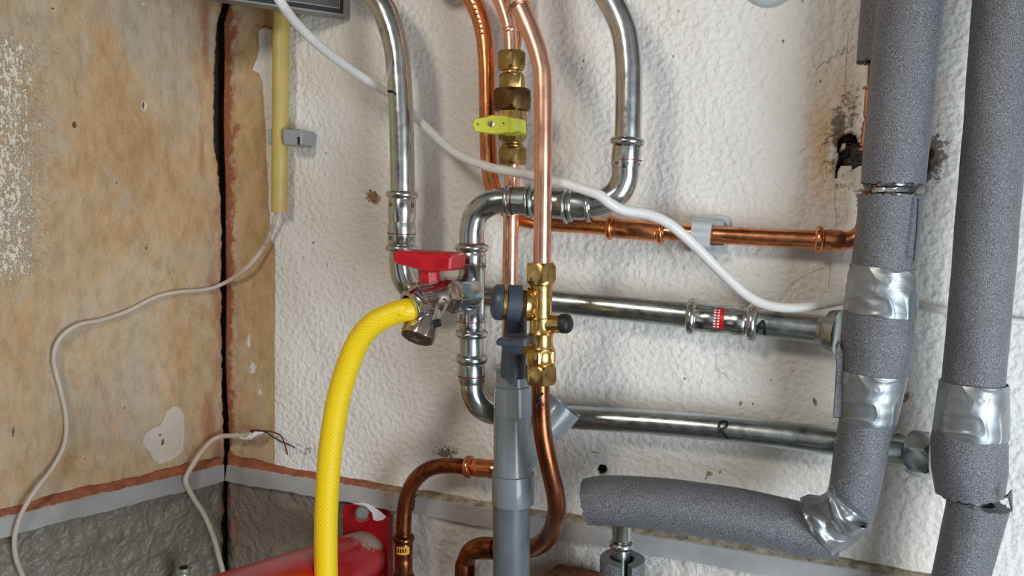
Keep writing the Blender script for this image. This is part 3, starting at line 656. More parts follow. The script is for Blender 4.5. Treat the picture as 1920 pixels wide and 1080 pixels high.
# tee
t = empty('tee_fitting', at(884, 545, .115), label='upright galvanised steel tee with a hexagon side branch right of the red-handled valve', cat='pipe fitting')
A, B = at(885, 457, .115), at(884, 633, .115); r_ = rpx(A, 23.5)
pr = [(0, r_)]+bead(0, .085, r_*1.05, r_*1.36)+[(.10, r_*1.1), (.13, r_*1.13), (.24, r_*1.13), (.27, r_*1.05), (.73, r_*1.05), (.76, r_*1.13), (.86, r_*1.13), (.9, r_*1.1)]+bead(.915, 1, r_*1.05, r_*1.36)+[(1, r_)]
make('tee_body', lathe(A, B, pr), M['steel_fit'], t)
redring((885, 498, .115), (884, 520, .115), 26.8, t); redring((884, 602, .115), (884, 620, .115), 26.8, t)
make('branch_nut', hexnut(at(886, 549, .122), at(842, 553, .155), rpx(at(865, 551, .14), 34), rot=.3), simple('zinc_plate', (170, 196, 208), 1, .18, .15, 40, 120, .15), t)
# elbow below the tee to the return line
t = empty('pipe_elbow', at(884, 660, .115), label='galvanised steel elbow with dull coupling curving behind the grey drain', cat='pipe elbow')
pipe('pipe_tube', [(884, 628, .115), (884, 690, .115)], 22.5, M['steel_dull'], t)
A, B = at(884, 664, .115), at(884, 722, .115); r_ = rpx(A, 23)
make('press_coupling', lathe(A, B, [(0, r_)]+bead(0, .3, r_*1.05, r_*1.32)+[(.36, r_*1.1), (.85, r_*1.12), (.9, r_*1.07), (1, r_)]), M['steel_dull'], t)
redring((884, 704, .115), (884, 720, .115), 26.4, t)
pipe('pipe_curve', [(884, 714, .115), (886, 735, .114), (897, 756, .108), (918, 770, .095), (945, 776, .078), (980, 779, .058)], [24, 24, 24, 24, 23, 22.5], M['steel'], t, sp=8)
# horizontal pipe A
t = empty('steel_pipe', at(1350, 595, .038), label='upper of the two long horizontal steel pipes, marked with a black A', cat='pipe')
pipe('pipe_tube', [(845, 548, .038), (1000, 562, .038), (1150, 576, .038), (1300, 592, .038), (1430, 606, .038), (1575, 622, .038)], [20, 22, 23.5, 25, 26, 27], M['steel_dull'], t, sp=4)
A, B = at(1287, 594, .038), at(1420, 606, .038); r_ = rpx(A, 24.5)
pr = [(0, r_)]+bead(0, .15, r_*1.05, r_*1.40)+[(.18, r_*1.12), (.42, r_*1.14), (.47, r_*1.07), (.62, r_*1.07), (.66, r_*1.16), (.8, r_*1.14)]+bead(.84, 1, r_*1.05, r_*1.46)+[(1, r_)]
c_ = make('press_coupling', lathe(A, B, pr), M['steel_fit'], t)
# red sticker, curved on the coupling
mb = MB(); ax = (B-A).normalized(); n1 = (UPV-ax*UPV.dot(ax)).normalized(); n2 = ax.cross(n1)
def patch(A, ax, n1, n2, r, u0, u1, a0, a1, lift, mb, k=8):
    V = [A+ax*u+(n1*math.cos(a)+n2*math.sin(a))*(r+l) for l in (0, lift) for u in (u0, u1) for a in [a0+(a1-a0)*i/k for i in range(k+1)]]
    m_ = k+1; Fc = []
    for i in range(k):
        Fc.append([2*m_+i, 3*m_+i, 3*m_+i+1, 2*m_+i+1]); Fc.append([i, 2*m_+i, 2*m_+i+1, i+1]); Fc.append([m_+i, m_+i+1, 3*m_+i+1, 3*m_+i])
    Fc.append([0, m_, 3*m_, 2*m_]); Fc.append([k, 2*m_+k, 3*m_+k, m_+k]); mb.add(V, Fc)
LL = (B-A).length
s_ = -1 if n2.z > 0 else 1
patch(A, ax, n1, n2*-s_, r_*1.08, LL*.38, LL*.54, -.5, 1.0, .0008, mb); st = make('red_sticker', mb, M['red'], t)
mb = MB()
for k in range(7):
    for uu in (.405, .455):
        patch(A, ax, n1, n2*-s_, r_*1.08+.0008, LL*uu, LL*(uu+.03), -.4+k*.19, -.4+k*.19+.10, .0002, mb, 2)
make('sticker_print', mb, M['white'], st)
cA = axis_between((1430, 606, .038), (1575, 622, .038), 26)
stroke_on('letter_mark', [[(1418, 623), (1424, 610), (1431, 602), (1433, 614), (1434, 627)], [(1422, 615), (1433, 615)]], cA, 26, .0032, M['marker'], t)
make('flared_socket', lathe(at(1535, 618, .038), at(1580, 625, .05), [(0, rpx(at(1535, 618, .038), 26)), (.3, rpx(at(1535, 618, .038), 28)), (.5, rpx(at(1550, 620, .038), 40)), (.95, rpx(at(1575, 620, .038), 44)), (1, rpx(at(1575, 620, .038), 38))]), M['steel_dull'], t)
# sealing hemp on the coupling
mb = MB()
for k in range(34):
    a = random.random()*1.6+.5; p0 = A+ax*(random.random()*.006+.001)+(n1*math.cos(a)+V3((0, 0, 1))*math.sin(a))*r_*1.3
    P = [p0]; 
    for j in range(4): P.append(P[-1]+V3((random.uniform(-.002, .004), random.uniform(-.001, .001), random.uniform(-.0015, .0018))))
    sweep(P, .0004, 5, mb=mb)
o = make('hemp_fibre', mb, simple('sealing_hemp', (170, 160, 138), 0, .9), c_); o['kind'] = 'stuff'
# return pipe R
t = empty('steel_pipe', at(1400, 806, .038), label='lower of the two long horizontal steel pipes, marked with a black R', cat='pipe')
pipe('pipe_tube', [(960, 776, .038), (1100, 784, .038), (1250, 794, .038), (1400, 808, .038), (1560, 827, .038), (1720, 852, .04)], [21, 22, 23.5, 25, 27, 30], M['steel_dull'], t, sp=4)
cR = axis_between((1250, 794, .038), (1560, 827, .038), 25)
stroke_on('letter_mark', [[(1348, 806), (1350, 796), (1356, 791), (1364, 793), (1362, 801), (1352, 806)], [(1353, 806), (1359, 814), (1367, 822)], [(1350, 798), (1349, 814)]], cR, 25, .003, M['marker'], t)
make('union_nut', hexnut(at(1705, 849, .045), at(1752, 856, .055), rpx(at(1728, 852, .05), 45), rot=.0), M['steel_dull'], t)
# short pipe under the foam elbow
t = empty('steel_pipe', at(1165, 1020, .10), label='short shiny steel pipe and coupling between the foam sleeves at the bottom', cat='pipe')
A, B = at(1166, 960, .10), at(1166, 1028, .10); r_ = rpx(A, 17)
make('press_coupling', lathe(A, B, [(0, r_*1.08), (.74, r_*1.08), (.78, r_*1.0)]+bead(.78, 1, r_*1.02, r_*1.42)+[(1, r_*.95)]), M['steel_fit'], t)
pipe('pipe_tube', [(1165, 1020, .10), (1163, 1200, .10)], 16, M['steel_dull'], t)
# ------------------------------------------------------------------ copper
t = empty('copper_pipe', at(913, 200, .045), label='leftmost bright copper pipe, coming down and turning right along the wall', cat='pipe')
pipe('pipe_tube', [(800, -95, .045), (850, -40, .045), (886, 0, .045), (905, 50, .045), (912, 110, .045), (914, 200, .045), (916, 290, .045), (922, 345, .045), (938, 380, .042), (962, 402, .037), (990, 413, .034), (1040, 419, .032), (1090, 422, .03), (1150, 427, .03)],
     [19, 19, 18, 17, 16, 16, 16, 15.5, 15.5, 15.5, 15.5, 15.5, 15.5, 15.5], M['copper_dull'], t, sp=8)
mb = MB()
for k in range(7):
    y = 8+k*9; xx = float(np.interp(y, [0, 50, 110], [887, 903, 911])); p = at(xx-3, y, .045+.0115); 
    lathe(p+V3((-.0035, 0, .0008)), p+V3((.0035, 0, -.0004)), [(0, .0002), (.3, .0013), (.7, .0013), (1, .0002)], seg=10, mb=mb)
make('bend_wrinkles', mb, M['copper_dull'], t)
pipe('pipe_run', [(1140, 426, .03), (1230, 433, .03), (1330, 440, .03), (1450, 446, .03), (1545, 450, .03)], [15.5, 16, 16.5, 17, 17.5], M['copper_dull'], t)
fit('press_coupling', (1138, 426, .03), (1246, 436, .03), 16.5, M['copper_dull'], t, big=1.45, body=1.14, groove=False)
A, B = at(1527, 448, .03), at(1585, 452, .03); r_ = rpx(A, 17.5)
make('elbow_coupling', lathe(A, B, [(0, r_)]+bead(0, .3, r_*1.03, r_*1.45)+[(.34, r_*1.13), (.85, r_*1.15), (.92, r_*1.05), (1, r_)]), M['copper_dull'], t)
pipe('pipe_elbow', [(1575, 452, .03), (1598, 449, .03), (1616, 437, .03), (1625, 418, .031), (1629, 402, .033)], [17.5]*5, M['copper_dull'], t, sp=6)
# copper riser behind the insulation
t = empty('copper_pipe', at(1636, 190, .035), label='copper pipe with couplings half hidden behind the left foam sleeve, by the wall hole', cat='pipe')
pipe('pipe_tube', [(1652, -60, .035), (1645, 100, .035), (1634, 330, .035), (1630, 396, .034)], 15, M['copper_brown'], t)
fit('press_coupling', (1645, 160, .035), (1640, 226, .035), 17, M['copper_dull'], t, big=1.5, body=1.2, ends=(1, 0), groove=False)
fit('press_coupling', (1640, 222, .035), (1635, 284, .035), 17, M['copper_dull'], t, big=1.5, body=1.2, ends=(0, 1), groove=False)
# gas pipe above the valve
t = empty('copper_pipe', at(957, 60, .075), label='copper pipe entering the top of the yellow-handled brass valve', cat='pipe')
pipe('pipe_tube', [(915, -80, .075), (928, -40, .075), (940, 0, .075), (952, 40, .075), (957, 70, .075), (958, 110, .075)], [17, 17, 17, 14.5, 13, 13], M['copper'], t, sp=8)
A, B = at(955, 52, .075), at(957, 62, .075); make('socket_rim', lathe(A, B, bead(0, 1, rpx(A, 12.6), rpx(A, 15))), M['copper'], t)
make('copper_pipe', sweep(dens(fillet(px([(970, -60, .04), (973, 20, .04), (968, 90, .04), (964, 340, .04)]), .05), .01), rpx(at(968, 90, .04), 9)), M['copper_dull'], None, origin=at(970, 0, .04),
     label='thin copper pipe hidden behind the yellow-handled valve, seen just above it', cat='pipe')
# gas pipe below the valve
t = empty('copper_pipe', at(958, 420, .075), label='straight copper pipe running down from the yellow-handled valve behind the steel coupling', cat='pipe')
pipe('pipe_tube', [(961, 296, .075), (958, 420, .075), (956, 560, .075), (954, 800, .075), (950, 1150, .075)], [14.5, 15, 15, 15, 15], M['copper'], t)
# front copper pipe
t = empty('copper_pipe', at(1017, 300, .17), label='front bright copper pipe, bent at the top, entering the upper brass nut', cat='pipe')
pipe('pipe_tube', [(925, -90, .17), (950, -35, .17), (976, 15, .17), (1000, 72, .17), (1013, 115, .17), (1018, 160, .17), (1018, 330, .17), (1016, 505, .17)], [20, 20, 19.5, 18, 17.5, 17.5, 17, 17], M['copper'], t, sp=8)
A, B = at(945, -52, .17), at(975, 14, .17); r_ = rpx(A, 19)
make('socket', lathe(A, B, [(0, r_), (.1, r_*1.2), (.7, r_*1.25)]+bead(.72, 1, r_*1.18, r_*1.42)+[(1, r_)]), M['copper'], t)
# K pipe
t = empty('copper_pipe', at(1015, 760, .17), label='tarnished copper pipe marked K, curving down from the lower brass nut behind the drain', cat='pipe')
pipe('pipe_tube', [(1013, 700, .17), (1014, 760, .17), (1018, 815, .17), (1030, 875, .165), (1042, 930, .155), (1043, 965, .14), (1031, 1002, .11), (1006, 1024, .076), (970, 1030, .050), (935, 1029, .044), (905, 1028, .044)],
     [17, 17, 17.5, 17.5, 17.5, 17.5, 17.5, 17.5, 17.5, 17, 17], M['copper_brown'], t, sp=8)
cK = axis_between((1014, 720, .17), (1015, 790, .17), 17)
stroke_on('letter_mark', [[(1004, 735), (1006, 752)], [(1018, 733), (1007, 743), (1011, 748), (1018, 757)]], cK, 17, .003, M['marker'], t)
pipe('pipe_elbow', [(926, 1028, .044), (902, 1028, .044), (884, 1033, .044), (875, 1048, .044), (873, 1066, .044), (873, 1180, .044)], [20.5, 20.5, 17.5, 17, 17, 17], M['copper_brown'], t, sp=6)
A, B = at(872, 1052, .044), at(872, 1110, .044); r_ = rpx(A, 17)
make('socket', lathe(A, B, [(0, r_), (.15, r_*1.15), (1, r_*1.15)]), M['copper_brown'], t)
# left low pipe
t = empty('copper_pipe', at(757, 1000, .05), label='tarnished copper pipe curving down at the bottom, with a small yellow sticker on its coupling', cat='pipe')
pipe('pipe_tube', [(960, 880, .05), (890, 877, .05), (845, 873, .05), (805, 879, .05), (776, 903, .05), (761, 940, .05), (757, 985, .05), (757, 1020, .05)], [14.5, 14.5, 14.5, 14.5, 14.5, 14.5, 14.5, 14.5], M['copper_brown'], t, sp=8)
A, B = at(872, 875, .05), at(930, 880, .05); r_ = rpx(A, 15)
make('press_coupling', lathe(A, B, [(0, r_)]+bead(0, .25, r_*1.03, r_*1.45)+[(.28, r_*1.12), (.5, r_*1.2), (.75, r_*1.1), (.85, r_*1.2), (1, r_*1.1)]), M['copper_dull'], t)
A, B = at(757, 1003, .05), at(757, 1086, .05); r_ = rpx(A, 15)
c_ = make('press_coupling', lathe(A, B, [(0, r_)]+bead(0, .15, r_*1.03, r_*1.38)+[(.18, r_*1.12), (.45, r_*1.12), (.5, r_*1.05), (.55, r_*1.12), (.83, r_*1.12)]+bead(.87, 1, r_*1.03, r_*1.38)+[(1, r_)]), M['copper_brown'], t)
mb = MB(); q = at(757, 1019, .05); q2 = at(757, 1033, .05); ax = (q2-q).normalized(); n1 = (UPV-ax*UPV.dot(ax)).normalized(); n2 = V3((1, 0, 0))
n2 = (n2-ax*n2.dot(ax)-n1*n2.dot(n1)).normalized()
patch(q, ax, n1, n2, r_*1.13, 0, (q2-q).length, -.35, 1.1, .0006, mb); st = make('yellow_sticker', mb, simple('yellow_sticker_paper', (222, 160, 30), 0, .5), t)
mb = MB()
for k in range(4): patch(q, ax, n1, n2, r_*1.13+.0006, .0022, .0075, -.2+k*.27, -.2+k*.27+.15, .0002, mb, 2)
make('sticker_print', mb, M['marker'], st)
pipe('pipe_stub', [(757, 1080, .05), (757, 1220, .05)], 14.5, M['copper_brown'], t)
# ------------------------------------------------------------------ gas valve
D = .075
t = empty('gas_valve', at(960, 232, D), label='brass valve with a yellow lever handle on the middle copper pipe', cat='valve')
def seg_hex(name, y0, y1, half, mat, x0=960, d=D, rot=0, par=t):
    A, B = at(x0, y0, d), at(x0, y1, d); return make(name, hexnut(A, B, rpx(A, half), rot=rot), mat, par)
def seg_cyl(name, prof, x, d, mat, par):
    """prof = [(picture y, half width)]"""
    A, B = at(x, prof[0][0], d), at(x, prof[-1][0], d); L = prof[-1][0]-prof[0][0]
    return make(name, lathe(A, B, [((y-prof[0][0])/L, rpx(A, h)) for y, h in prof]), mat, par)
seg_hex('compression_nut', 97, 130, 29, M['brass_old'], 959, rot=.15)
seg_cyl('collar', [(126, 22), (132, 21), (134, 18), (140, 18), (142, 22), (146, 21)], 960, D, M['brass'], t)
seg_hex('hexagon_neck', 138, 172, 25, M['brass_old'], 960, rot=.5)
seg_hex('union_nut', 168, 207, 40, M['brass_dark'], 960, rot=.2)
seg_cyl('valve_body', [(203, 24), (212, 27), (240, 27), (258, 26), (266, 20), (270, 19), (273, 22), (276, 22), (280, 21), (284, 20)], 961, D, M['brass_old'], t)
b_ = make('stem_boss', box(at(958, 236, D+.014), XV*.0105, V3((0, 0, .0165)), V3((0, .012, 0)), bev=.001), M['brass_old'], t)
seg_hex('compression_nut', 276, 309, 29, M['brass_old'], 961, rot=.15)
h_ = make('lever_handle', pxslab([(888, 223), (905, 220), (922, 215), (950, 217), (955, 220), (955, 248), (932, 252), (910, 250), (890, 246), (886, 234)], D+.052, .009, .0012), M['lime'], t)
make('handle_hub', pxslab([(950, 219), (972, 222), (973, 246), (955, 251), (938, 251), (938, 219)], D+.050, .026, .001), M['lime'], h_)
make('handle_screw', lathe(at(921, 232, D+.054), at(921, 232, D+.050), [(0, .0012), (.1, .0034), (1, .0036)]), M['nickel'], h_)
for x_, y_ in ((896, 233), (944, 231)): make('handle_hole', lathe(at(x_, y_, D+.0535), at(x_, y_, D+.051), [(0, .0009), (1, .0009)], seg=12), M['black'], h_)
make('screw_slot', box(at(921, 232, D+.0542), XV*.0018, V3((0, .0003, 0)), V3((0, 0, .0004))).add(*(lambda m: (m.v, m.f))(box(at(921, 232, D+.0542), XV*.0004, V3((0, .0003, 0)), V3((0, 0, .0018))))), M['black'], h_)
# ------------------------------------------------------------------ safety group on the front pipe
D = .17; X0 = 1015
t = empty('brass_valve_group', at(X0, 610, D), label='upright brass valve group on the front copper pipe with dark plastic fittings', cat='valve')
seg_hex('compression_nut', 493, 530, 30, M['brass'], X0-1, D, rot=.08, par=t)
seg_cyl('collar', [(524, 25), (527, 26), (532, 25), (535, 21)], X0, D, M['brass'], t)
seg_cyl('valve_body', [(532, 20), (536, 21), (545, 21), (546, 20), (594, 20.5), (596, 22.5), (600, 22), (622, 22), (625, 24), (630, 23), (640, 22), (652, 24), (658, 27), (676, 27.5), (680, 25), (683, 21), (687, 21), (688, 24), (691, 24)], X0, D, M['brass'], t)
seg_hex('compression_nut', 684, 719, 31, M['brass'], X0-1, D, rot=.08, par=t)
seg_hex('hexagon_band', 652, 682, 29, M['brass'], X0, D, rot=.4, par=t)
A, B = at(1022, 608, D), at(1056, 607, D+.004); r_ = rpx(A, 17)
make('test_port', lathe(A, B, [(0, r_*1.1), (.3, r_), (1, r_)]), M['brass'], t)
make('port_cap', lathe(at(1053, 607, D+.004), at(1071, 606, D+.006), [(0, r_*1.05), (.55, r_*1.08), (.8, r_*.95), (1, r_*.6)]), M['black'], t)
A, B = at(1010, 572, D), at(928, 566, D+.018)
L = (B-A).length; r_ = rpx(A, 34)
make('side_flange', lathe(A, B, [(.10, r_*.75), (.22, r_*.95), (.30, r_*.97), (.36, r_*.8), (.45, r_*.72), (.9, r_*.7)]), M['brass'], t)
make('clamp_ring', lathe(A, B, [(.40, r_*.86), (.41, r_*1.02), (.72, r_*1.02), (.74, r_*.86)]), M['slate'], t)
make('seal_ring', lathe(A, B, [(.73, r_*.5), (.74, r_*.97), (.82, r_*.97), (.83, r_*.5)]), M['brass'], t)
make('end_cap', lathe(A, B, [(.82, r_*.8), (.83, r_*1.0), (.98, r_*.98), (1.04, r_*.86), (1.09, r_*.6), (1.1, 0.0)]), M['slate'], t)
sp_ = make('drain_spout', sweep(dens(px([(968, 585, .145), (966, 620, .142), (964, 660, .14), (962, 705, .138)]), .008), [rpx(at(965, 640, .14), w) for w in np.interp(range(len(dens(px([(968, 585, .145), (966, 620, .142), (964, 660, .14), (962, 705, .138)]), .008))), [0, 3, 6, 12], [20, 23, 24, 26])]), M['slate'], t)
A, B = at(1012, 643, D), at(972, 645, .172); r_ = rpx(A, 18)
make('outlet_neck', lathe(A, B, [(0, r_*.9), (.5, r_), (.7, r_*1.1), (1, r_*1.1)]), M['brass'], t)
k_ = make('turn_knob', lathe(at(990, 643, .170), at(950, 646, .176), [(0, r_*1.0), (.2, r_*1.12), (.7, r_*1.15), (.92, r_*1.0), (1, r_*.7)]), M['slate'], t)
make('knob_grip', pxslab([(929, 640), (933, 635), (960, 638), (985, 636), (985, 650), (955, 652), (940, 650), (930, 647)], .202, .024, .002), M['slate'], k_)
# ------------------------------------------------------------------ drain
D = .115
t = empty('drain_pipe', at(960, 900, D), label='upright grey plastic drain pipe with an angled branch in the middle of the picture bottom', cat='drain pipe')
seg_cyl('funnel_socket', [(686, 30), (686, 37), (692, 37), (694, 34), (697, 31.5), (730, 31.5)], 962, D, M['pvc'], t)
seg_cyl('reducer', [(722, 33), (723, 36), (728, 37), (776, 37), (777, 36)], 962, D, M['pvc'], t)
seg_cyl('branch_body', [(776, 36), (777, 35.8), (894, 36), (895, 36.4)], 961, D, M['pvc'], t)
A, B = at(952, 884, D), at(1057, 759, D-.030); r_ = rpx(A, 33)
make('angled_branch', lathe(A, B, [(0, r_*.8), (.15, r_*.98), (.62, r_*1.0), (.66, r_*1.0), (.67, r_*1.1), (.98, r_*1.16), (1, r_*1.14), (1, r_*.98), (.8, r_*.95), (.8, 0)]), M['pvc'], t)
seg_cyl('socket', [(886, 36), (887, 39.5), (892, 40), (937, 40), (942, 39.5), (943, 36)], 962, D, M['pvc'], t)
seg_cyl('lower_pipe', [(930, 35), (1080, 35), (1220, 35)], 959, D, M['pvc_old'], t)
# ------------------------------------------------------------------ fill valve with red handle
t = empty('ball_valve', at(815, 560, .155), label='nickel ball valve with a red lever handle, holding the yellow hose', cat='valve')
A, B = at(850, 552, .150), at(768, 566, .195); L = (B-A).length; r_ = rpx(at(810, 558, .17), 28)
ax = (B-A).normalized(); P_ = lambda u: A+(B-A)*u
make('inlet_nut', hexnut(P_(-.04), P_(.22), r_*1.30, rot=.25), M['nickel'], t)
make('valve_body', lathe(A, B, [(.18, r_*.9), (.22, r_*1.08), (.3, r_*1.12), (.42, r_*1.0), (.62, r_*1.02), (.66, r_*.9), (.8, r_*.9)]), M['nickel'], t)
mb = MB(); sweep([P_(.56), P_(.58), P_(.84), P_(.86)], [r_*1.08, r_*1.14, r_*1.14, r_*1.08], 96, mod=lambda l, th: .035*(1 if math.sin(th*22) > 0 else -1), mb=mb)
make('knurled_nut', mb, M['nickel'], t, angle=20)
# stem + red lever
make('stem_collar', lathe(at(808, 545, .166), at(806, 528, .166), [(0, r_*.85), (1, r_*.72)]), M['nickel'], t)
make('handle_post', lathe(at(806, 534, .166), at(803, 494, .166), [(0, rpx(at(806, 534, .166), 20)), (1, rpx(at(806, 534, .166), 20))], hexa=8), M['red'], t)
lv = make('lever_handle', pxslab([(735, 474), (741, 470), (800, 473), (838, 476), (846, 483), (844, 505), (838, 509), (815, 508), (808, 512), (794, 509), (770, 502), (742, 495), (736, 489)], .188, .040, .0025), M['red'], t)
mb = MB()
for k in range(4): box(at(757+k*9, 487+k*2.0, .1885), XV*.0008, V3((0, .0009, 0)), V3((0, 0, .004)), mb)
for k in range(4): box(at(818+k*7, 496-k*.5, .1885), XV*.0008, V3((0, .0009, 0)), V3((0, 0, .005)), mb)
make('grip_ribs', mb, M['red'], lv)
# drain cap hanging below
A2, B2 = at(797, 594, .178), at(782, 634, .193); r2 = rpx(A2, 32)
make('side_outlet', lathe(at(806, 562, .172), A2, [(0, r2*.8), (1, r2*.85)]), M['nickel'], t)
cap_ = make('blanking_cap', lathe(A2, B2, [(0, r2*.85), (.08, r2*.98), (.2, r2*1.0), (.25, r2*1.03), (.92, r2*1.03), (1, r2*.98)], hexa=10), M['nickel'], t)
axc = (B2-A2).normalized(); e1 = axc.cross(UPV).normalized(); e2 = axc.cross(e1)
mb = MB(); lathe(B2-axc*.0008, B2+axc*.0010, [(0, r2*.92), (1, r2*.9)], hexa=10, mb=mb)
make('cap_face', mb, simple('dark_brown_cap_face', (70, 46, 34), .6, .4), cap_)
mb = MB(); box(B2+axc*.0014, e1*.007, e2*.0009, axc*.0006, mb); box(B2+axc*.0014, e2*.007, e1*.0009, axc*.0006, mb); make('cap_ribs', mb, M['nickel'], cap_)
# retaining strap
mb = MB(); P = px([(832, 560, .188), (838, 566, .190), (834, 580, .190), (822, 598, .190), (816, 604, .190)]); ribbon(spline(P, 5), .0028, .0012, lambda p: UPV, mb)
P = px([(832, 560, .188), (822, 570, .190), (816, 590, .190), (812, 600, .190)]); ribbon(spline(P, 5), .0028, .0012, lambda p: UPV, mb)
st = make('strap_clip', mb, M['nickel'], t)
make('strap_end', box(at(816, 607, .190), (XV*.0058+V3((0, 0, .002))), V3((0, .002, 0)), V3((-.0012, 0, .0042)), bev=.0006), M['black'], st)
# hose clamp
hA, hB = at(792, 570, .186), at(756, 580, .205); hr = rpx(at(768, 578, .2), 25); ax = (hB-hA).normalized()
t = empty('hose_clamp', (hA+hB)/2, label='shiny metal hose clamp with screw around the end of the yellow hose', cat='hose clamp')
CA, CB = at(789, 566, .188), at(767, 575, .200)
make('clamp_band', lathe(CA, CB, [(0, hr*.9), (0, hr*1.18), (.08, hr*1.24), (.2, hr*1.18), (.8, hr*1.18), (.92, hr*1.24), (1, hr*1.18), (1, hr*.9)], ends=False), M['steel'], t)
s_ = make('screw_housing', lathe(at(776, 552, .221), at(796, 572, .223), [(0, .0040), (.1, .0052), (.9, .0052), (1, .004)]), M['steel'], t)
make('clamp_screw', hexnut(at(794, 571, .225), at(801, 577, .228), .0062), M['nickel'], t)
# hose
pipe('garden_hose', [(792, 572, .186), (765, 580, .20), (735, 589, .205), (700, 607, .21), (672, 640, .212), (651, 690, .212), (634, 750, .212), (621, 830, .212), (614, 910, .212), (611, 1000, .212), (612, 1100, .212), (616, 1300, .212)],
     [19, 21.5, 21.5, 22, 22, 22, 22, 22, 22, 21.5, 21.5, 21], M['hose'], sp=8, seg=48, label='yellow braided rubber hose curving down from the red-handled valve', cat='hose')
# ------------------------------------------------------------------ foam insulation
def sleeve(name, pts, label, hollow=.45, jag=.0012, seg=72, sp=6, parent=None, squash=None, cat='pipe insulation', mod=None, group=None):
    P = px([p[:3] for p in pts]); r0 = [rpx(p, q[3]) for p, q in zip(P, pts)]
    if pts[0][1] < -30: P.insert(0, P[0]+(P[0]-P[1]).normalized()*.05+Vector((0, 0, .28))); r0.insert(0, r0[0])
    Q = dens(spline(P, sp), .006); L = [0]
    for a, b in zip(Q, Q[1:]): L.append(L[-1]+(b-a).length)
    kn = [L[min(range(len(Q)), key=lambda i: (Q[i]-p).length)] for p in P]; rr = [float(np.interp(l, kn, r0))/w_ for l, w_ in zip(L, wide(Q))]
    md = mod or (lambda l, th: .012*math.sin(3*th+l*40)+.006*math.sin(7*th+l*90))
    mb = sweep(Q, rr, seg, hollow, mod=md); 
    for i in list(range(seg))+list(range((len(Q)-1)*seg, len(Q)*seg)):      # hand-cut ends
        mb.v[i] += (Q[1]-Q[0]).normalized()*random.uniform(-jag, jag)
    return make(name, mb, M['foam'], parent, origin=P[0] if parent is None else None, label=label, cat=cat, group=group) if parent is None else make(name, mb, M['foam'], parent)
def tapeband(label, a, b, half0, half1, tilt=0, wr=.02, seg=120, extra=None):
    A, B = at(*a), at(*b); n = 22; Q = [A.lerp(B, i/(n-1)) for i in range(n)]; wf = wide(Q); ra, rb = rpx(A, half0)/wf[0], rpx(B, half1)/wf[-1]
    ph = random.random()*9
    md = lambda l, th: wr*(math.exp(-((th*3+l*160+ph) % 2.4-1.2)**2*9)*.5+.35*math.sin(l*520+2*math.sin(2*th+ph))*math.sin(th*2+ph)+.2*math.sin(9*th+l*230))
    mb = sweep(Q, [ra+(rb-ra)*i/(n-1)+(-.0006 if i in (0, n-1) else 0) for i in range(n)], seg, mod=md, cap=False)
    if tilt:
        ax = (B-A).normalized(); 
        for i, v in enumerate(mb.v): mb.v[i] = v+ax*tilt*((v-A).dot(XV))
    # inner side so that the band has thickness
    k = len(mb.v); c = [Q[i//seg] for i in range(k)]; inner = [v+(c[i]-v).normalized()*.0012 for i, v in enumerate(mb.v)]
    fs = [list(f_) for f_ in mb.f]; m2 = MB(); m2.add(mb.v, mb.f); m2.add(inner, [f_[::-1] for f_ in fs])
    rim = [[j, (j+1) % seg, k+(j+1) % seg, k+j][::-1] for j in range(seg)]+[[(n-1)*seg+j, (n-1)*seg+(j+1) % seg, k+(n-1)*seg+(j+1) % seg, k+(n-1)*seg+j] for j in range(seg)]
    m2.add(mb.v+inner, rim) if False else None
    for q in rim: m2.f.append(q); m2.uv.append([(0, 0)]*4)
    return make('duct_tape', m2, M['tape'], None, origin=A, label=label, cat='duct tape', angle=60)
# pipe inside the left insulated riser
t = empty('steel_pipe', at(1674, 355, .09), label='steel pipe glimpsed in the gap between the two sleeves of the left foam riser', cat='pipe')
pipe('pipe_tube', [(1678, 322, .09), (1668, 400, .09)], 29, M['steel_dull'], t)
make('pipe_nut', hexnut(at(1676, 349, .09), at(1675, 364, .09), rpx(at(1676, 350, .09), 38), rot=.3), M['steel'], t)
sleeve('foam_sleeve', [(1722, -110, .09, 64), (1708, 0, .09, 63), (1694, 130, .09, 63), (1682, 250, .09, 63), (1674, 345, .09, 61)], 'upper grey foam sleeve of the left insulated riser, in front of the stained wall hole', hollow=.52)
sl = sleeve('foam_sleeve', [(1669, 366, .09, 61.5), (1665, 420, .09, 61.5), (1656, 500, .09, 61.5), (1650, 560, .09, 65), (1644, 640, .09, 70), (1636, 710, .09, 62), (1624, 790, .09, 52), (1612, 860, .09, 51), (1599, 930, .09, 48), (1590, 985, .09, 42)],
       'lower grey foam sleeve of the left insulated riser, bulging between two tape bands', hollow=.52)
mb = MB(); P = px([(1722, 372, .118), (1719, 430, .12), (1713, 490, .12)]); sweep(P, .0008, 8, mb=mb); make('seam_slit', mb, M['black'], sl)
mb = pxslab([(1573, 640), (1582, 660), (1581, 700), (1585, 740), (1581, 785), (1563, 785), (1566, 740), (1569, 690), (1568, 650)], .102, .012, .002); make('foam_flap', mb, M['foam'], sl)
t_ = sleeve('foam_sleeve', [(1101, 941, .10, 44), (1125, 939, .10, 47), (1190, 941, .10, 49), (1260, 947, .10, 50), (1360, 962, .10, 51), (1460, 982, .10, 51), (1530, 998, .10, 50), (1570, 1002, .10, 44)],
       'horizontal grey foam sleeve at the bottom, running left from the taped corner', hollow=.4)
tapeband('wrinkled silver tape band around the bulge of the left foam riser, topmost on it', (1656, 500, .09), (1650, 588, .09), 64.5, 71.5, tilt=.06, wr=.02)
tapeband('silver tape band around the left foam riser just below its bulge', (1637, 697, .09), (1625, 790, .09), 66, 56, tilt=-.02, wr=.016)
tapeband('wide silver tape band around the thick right foam riser', (1826, 716, .085), (1819, 815, .085), 67, 74, wr=.010)
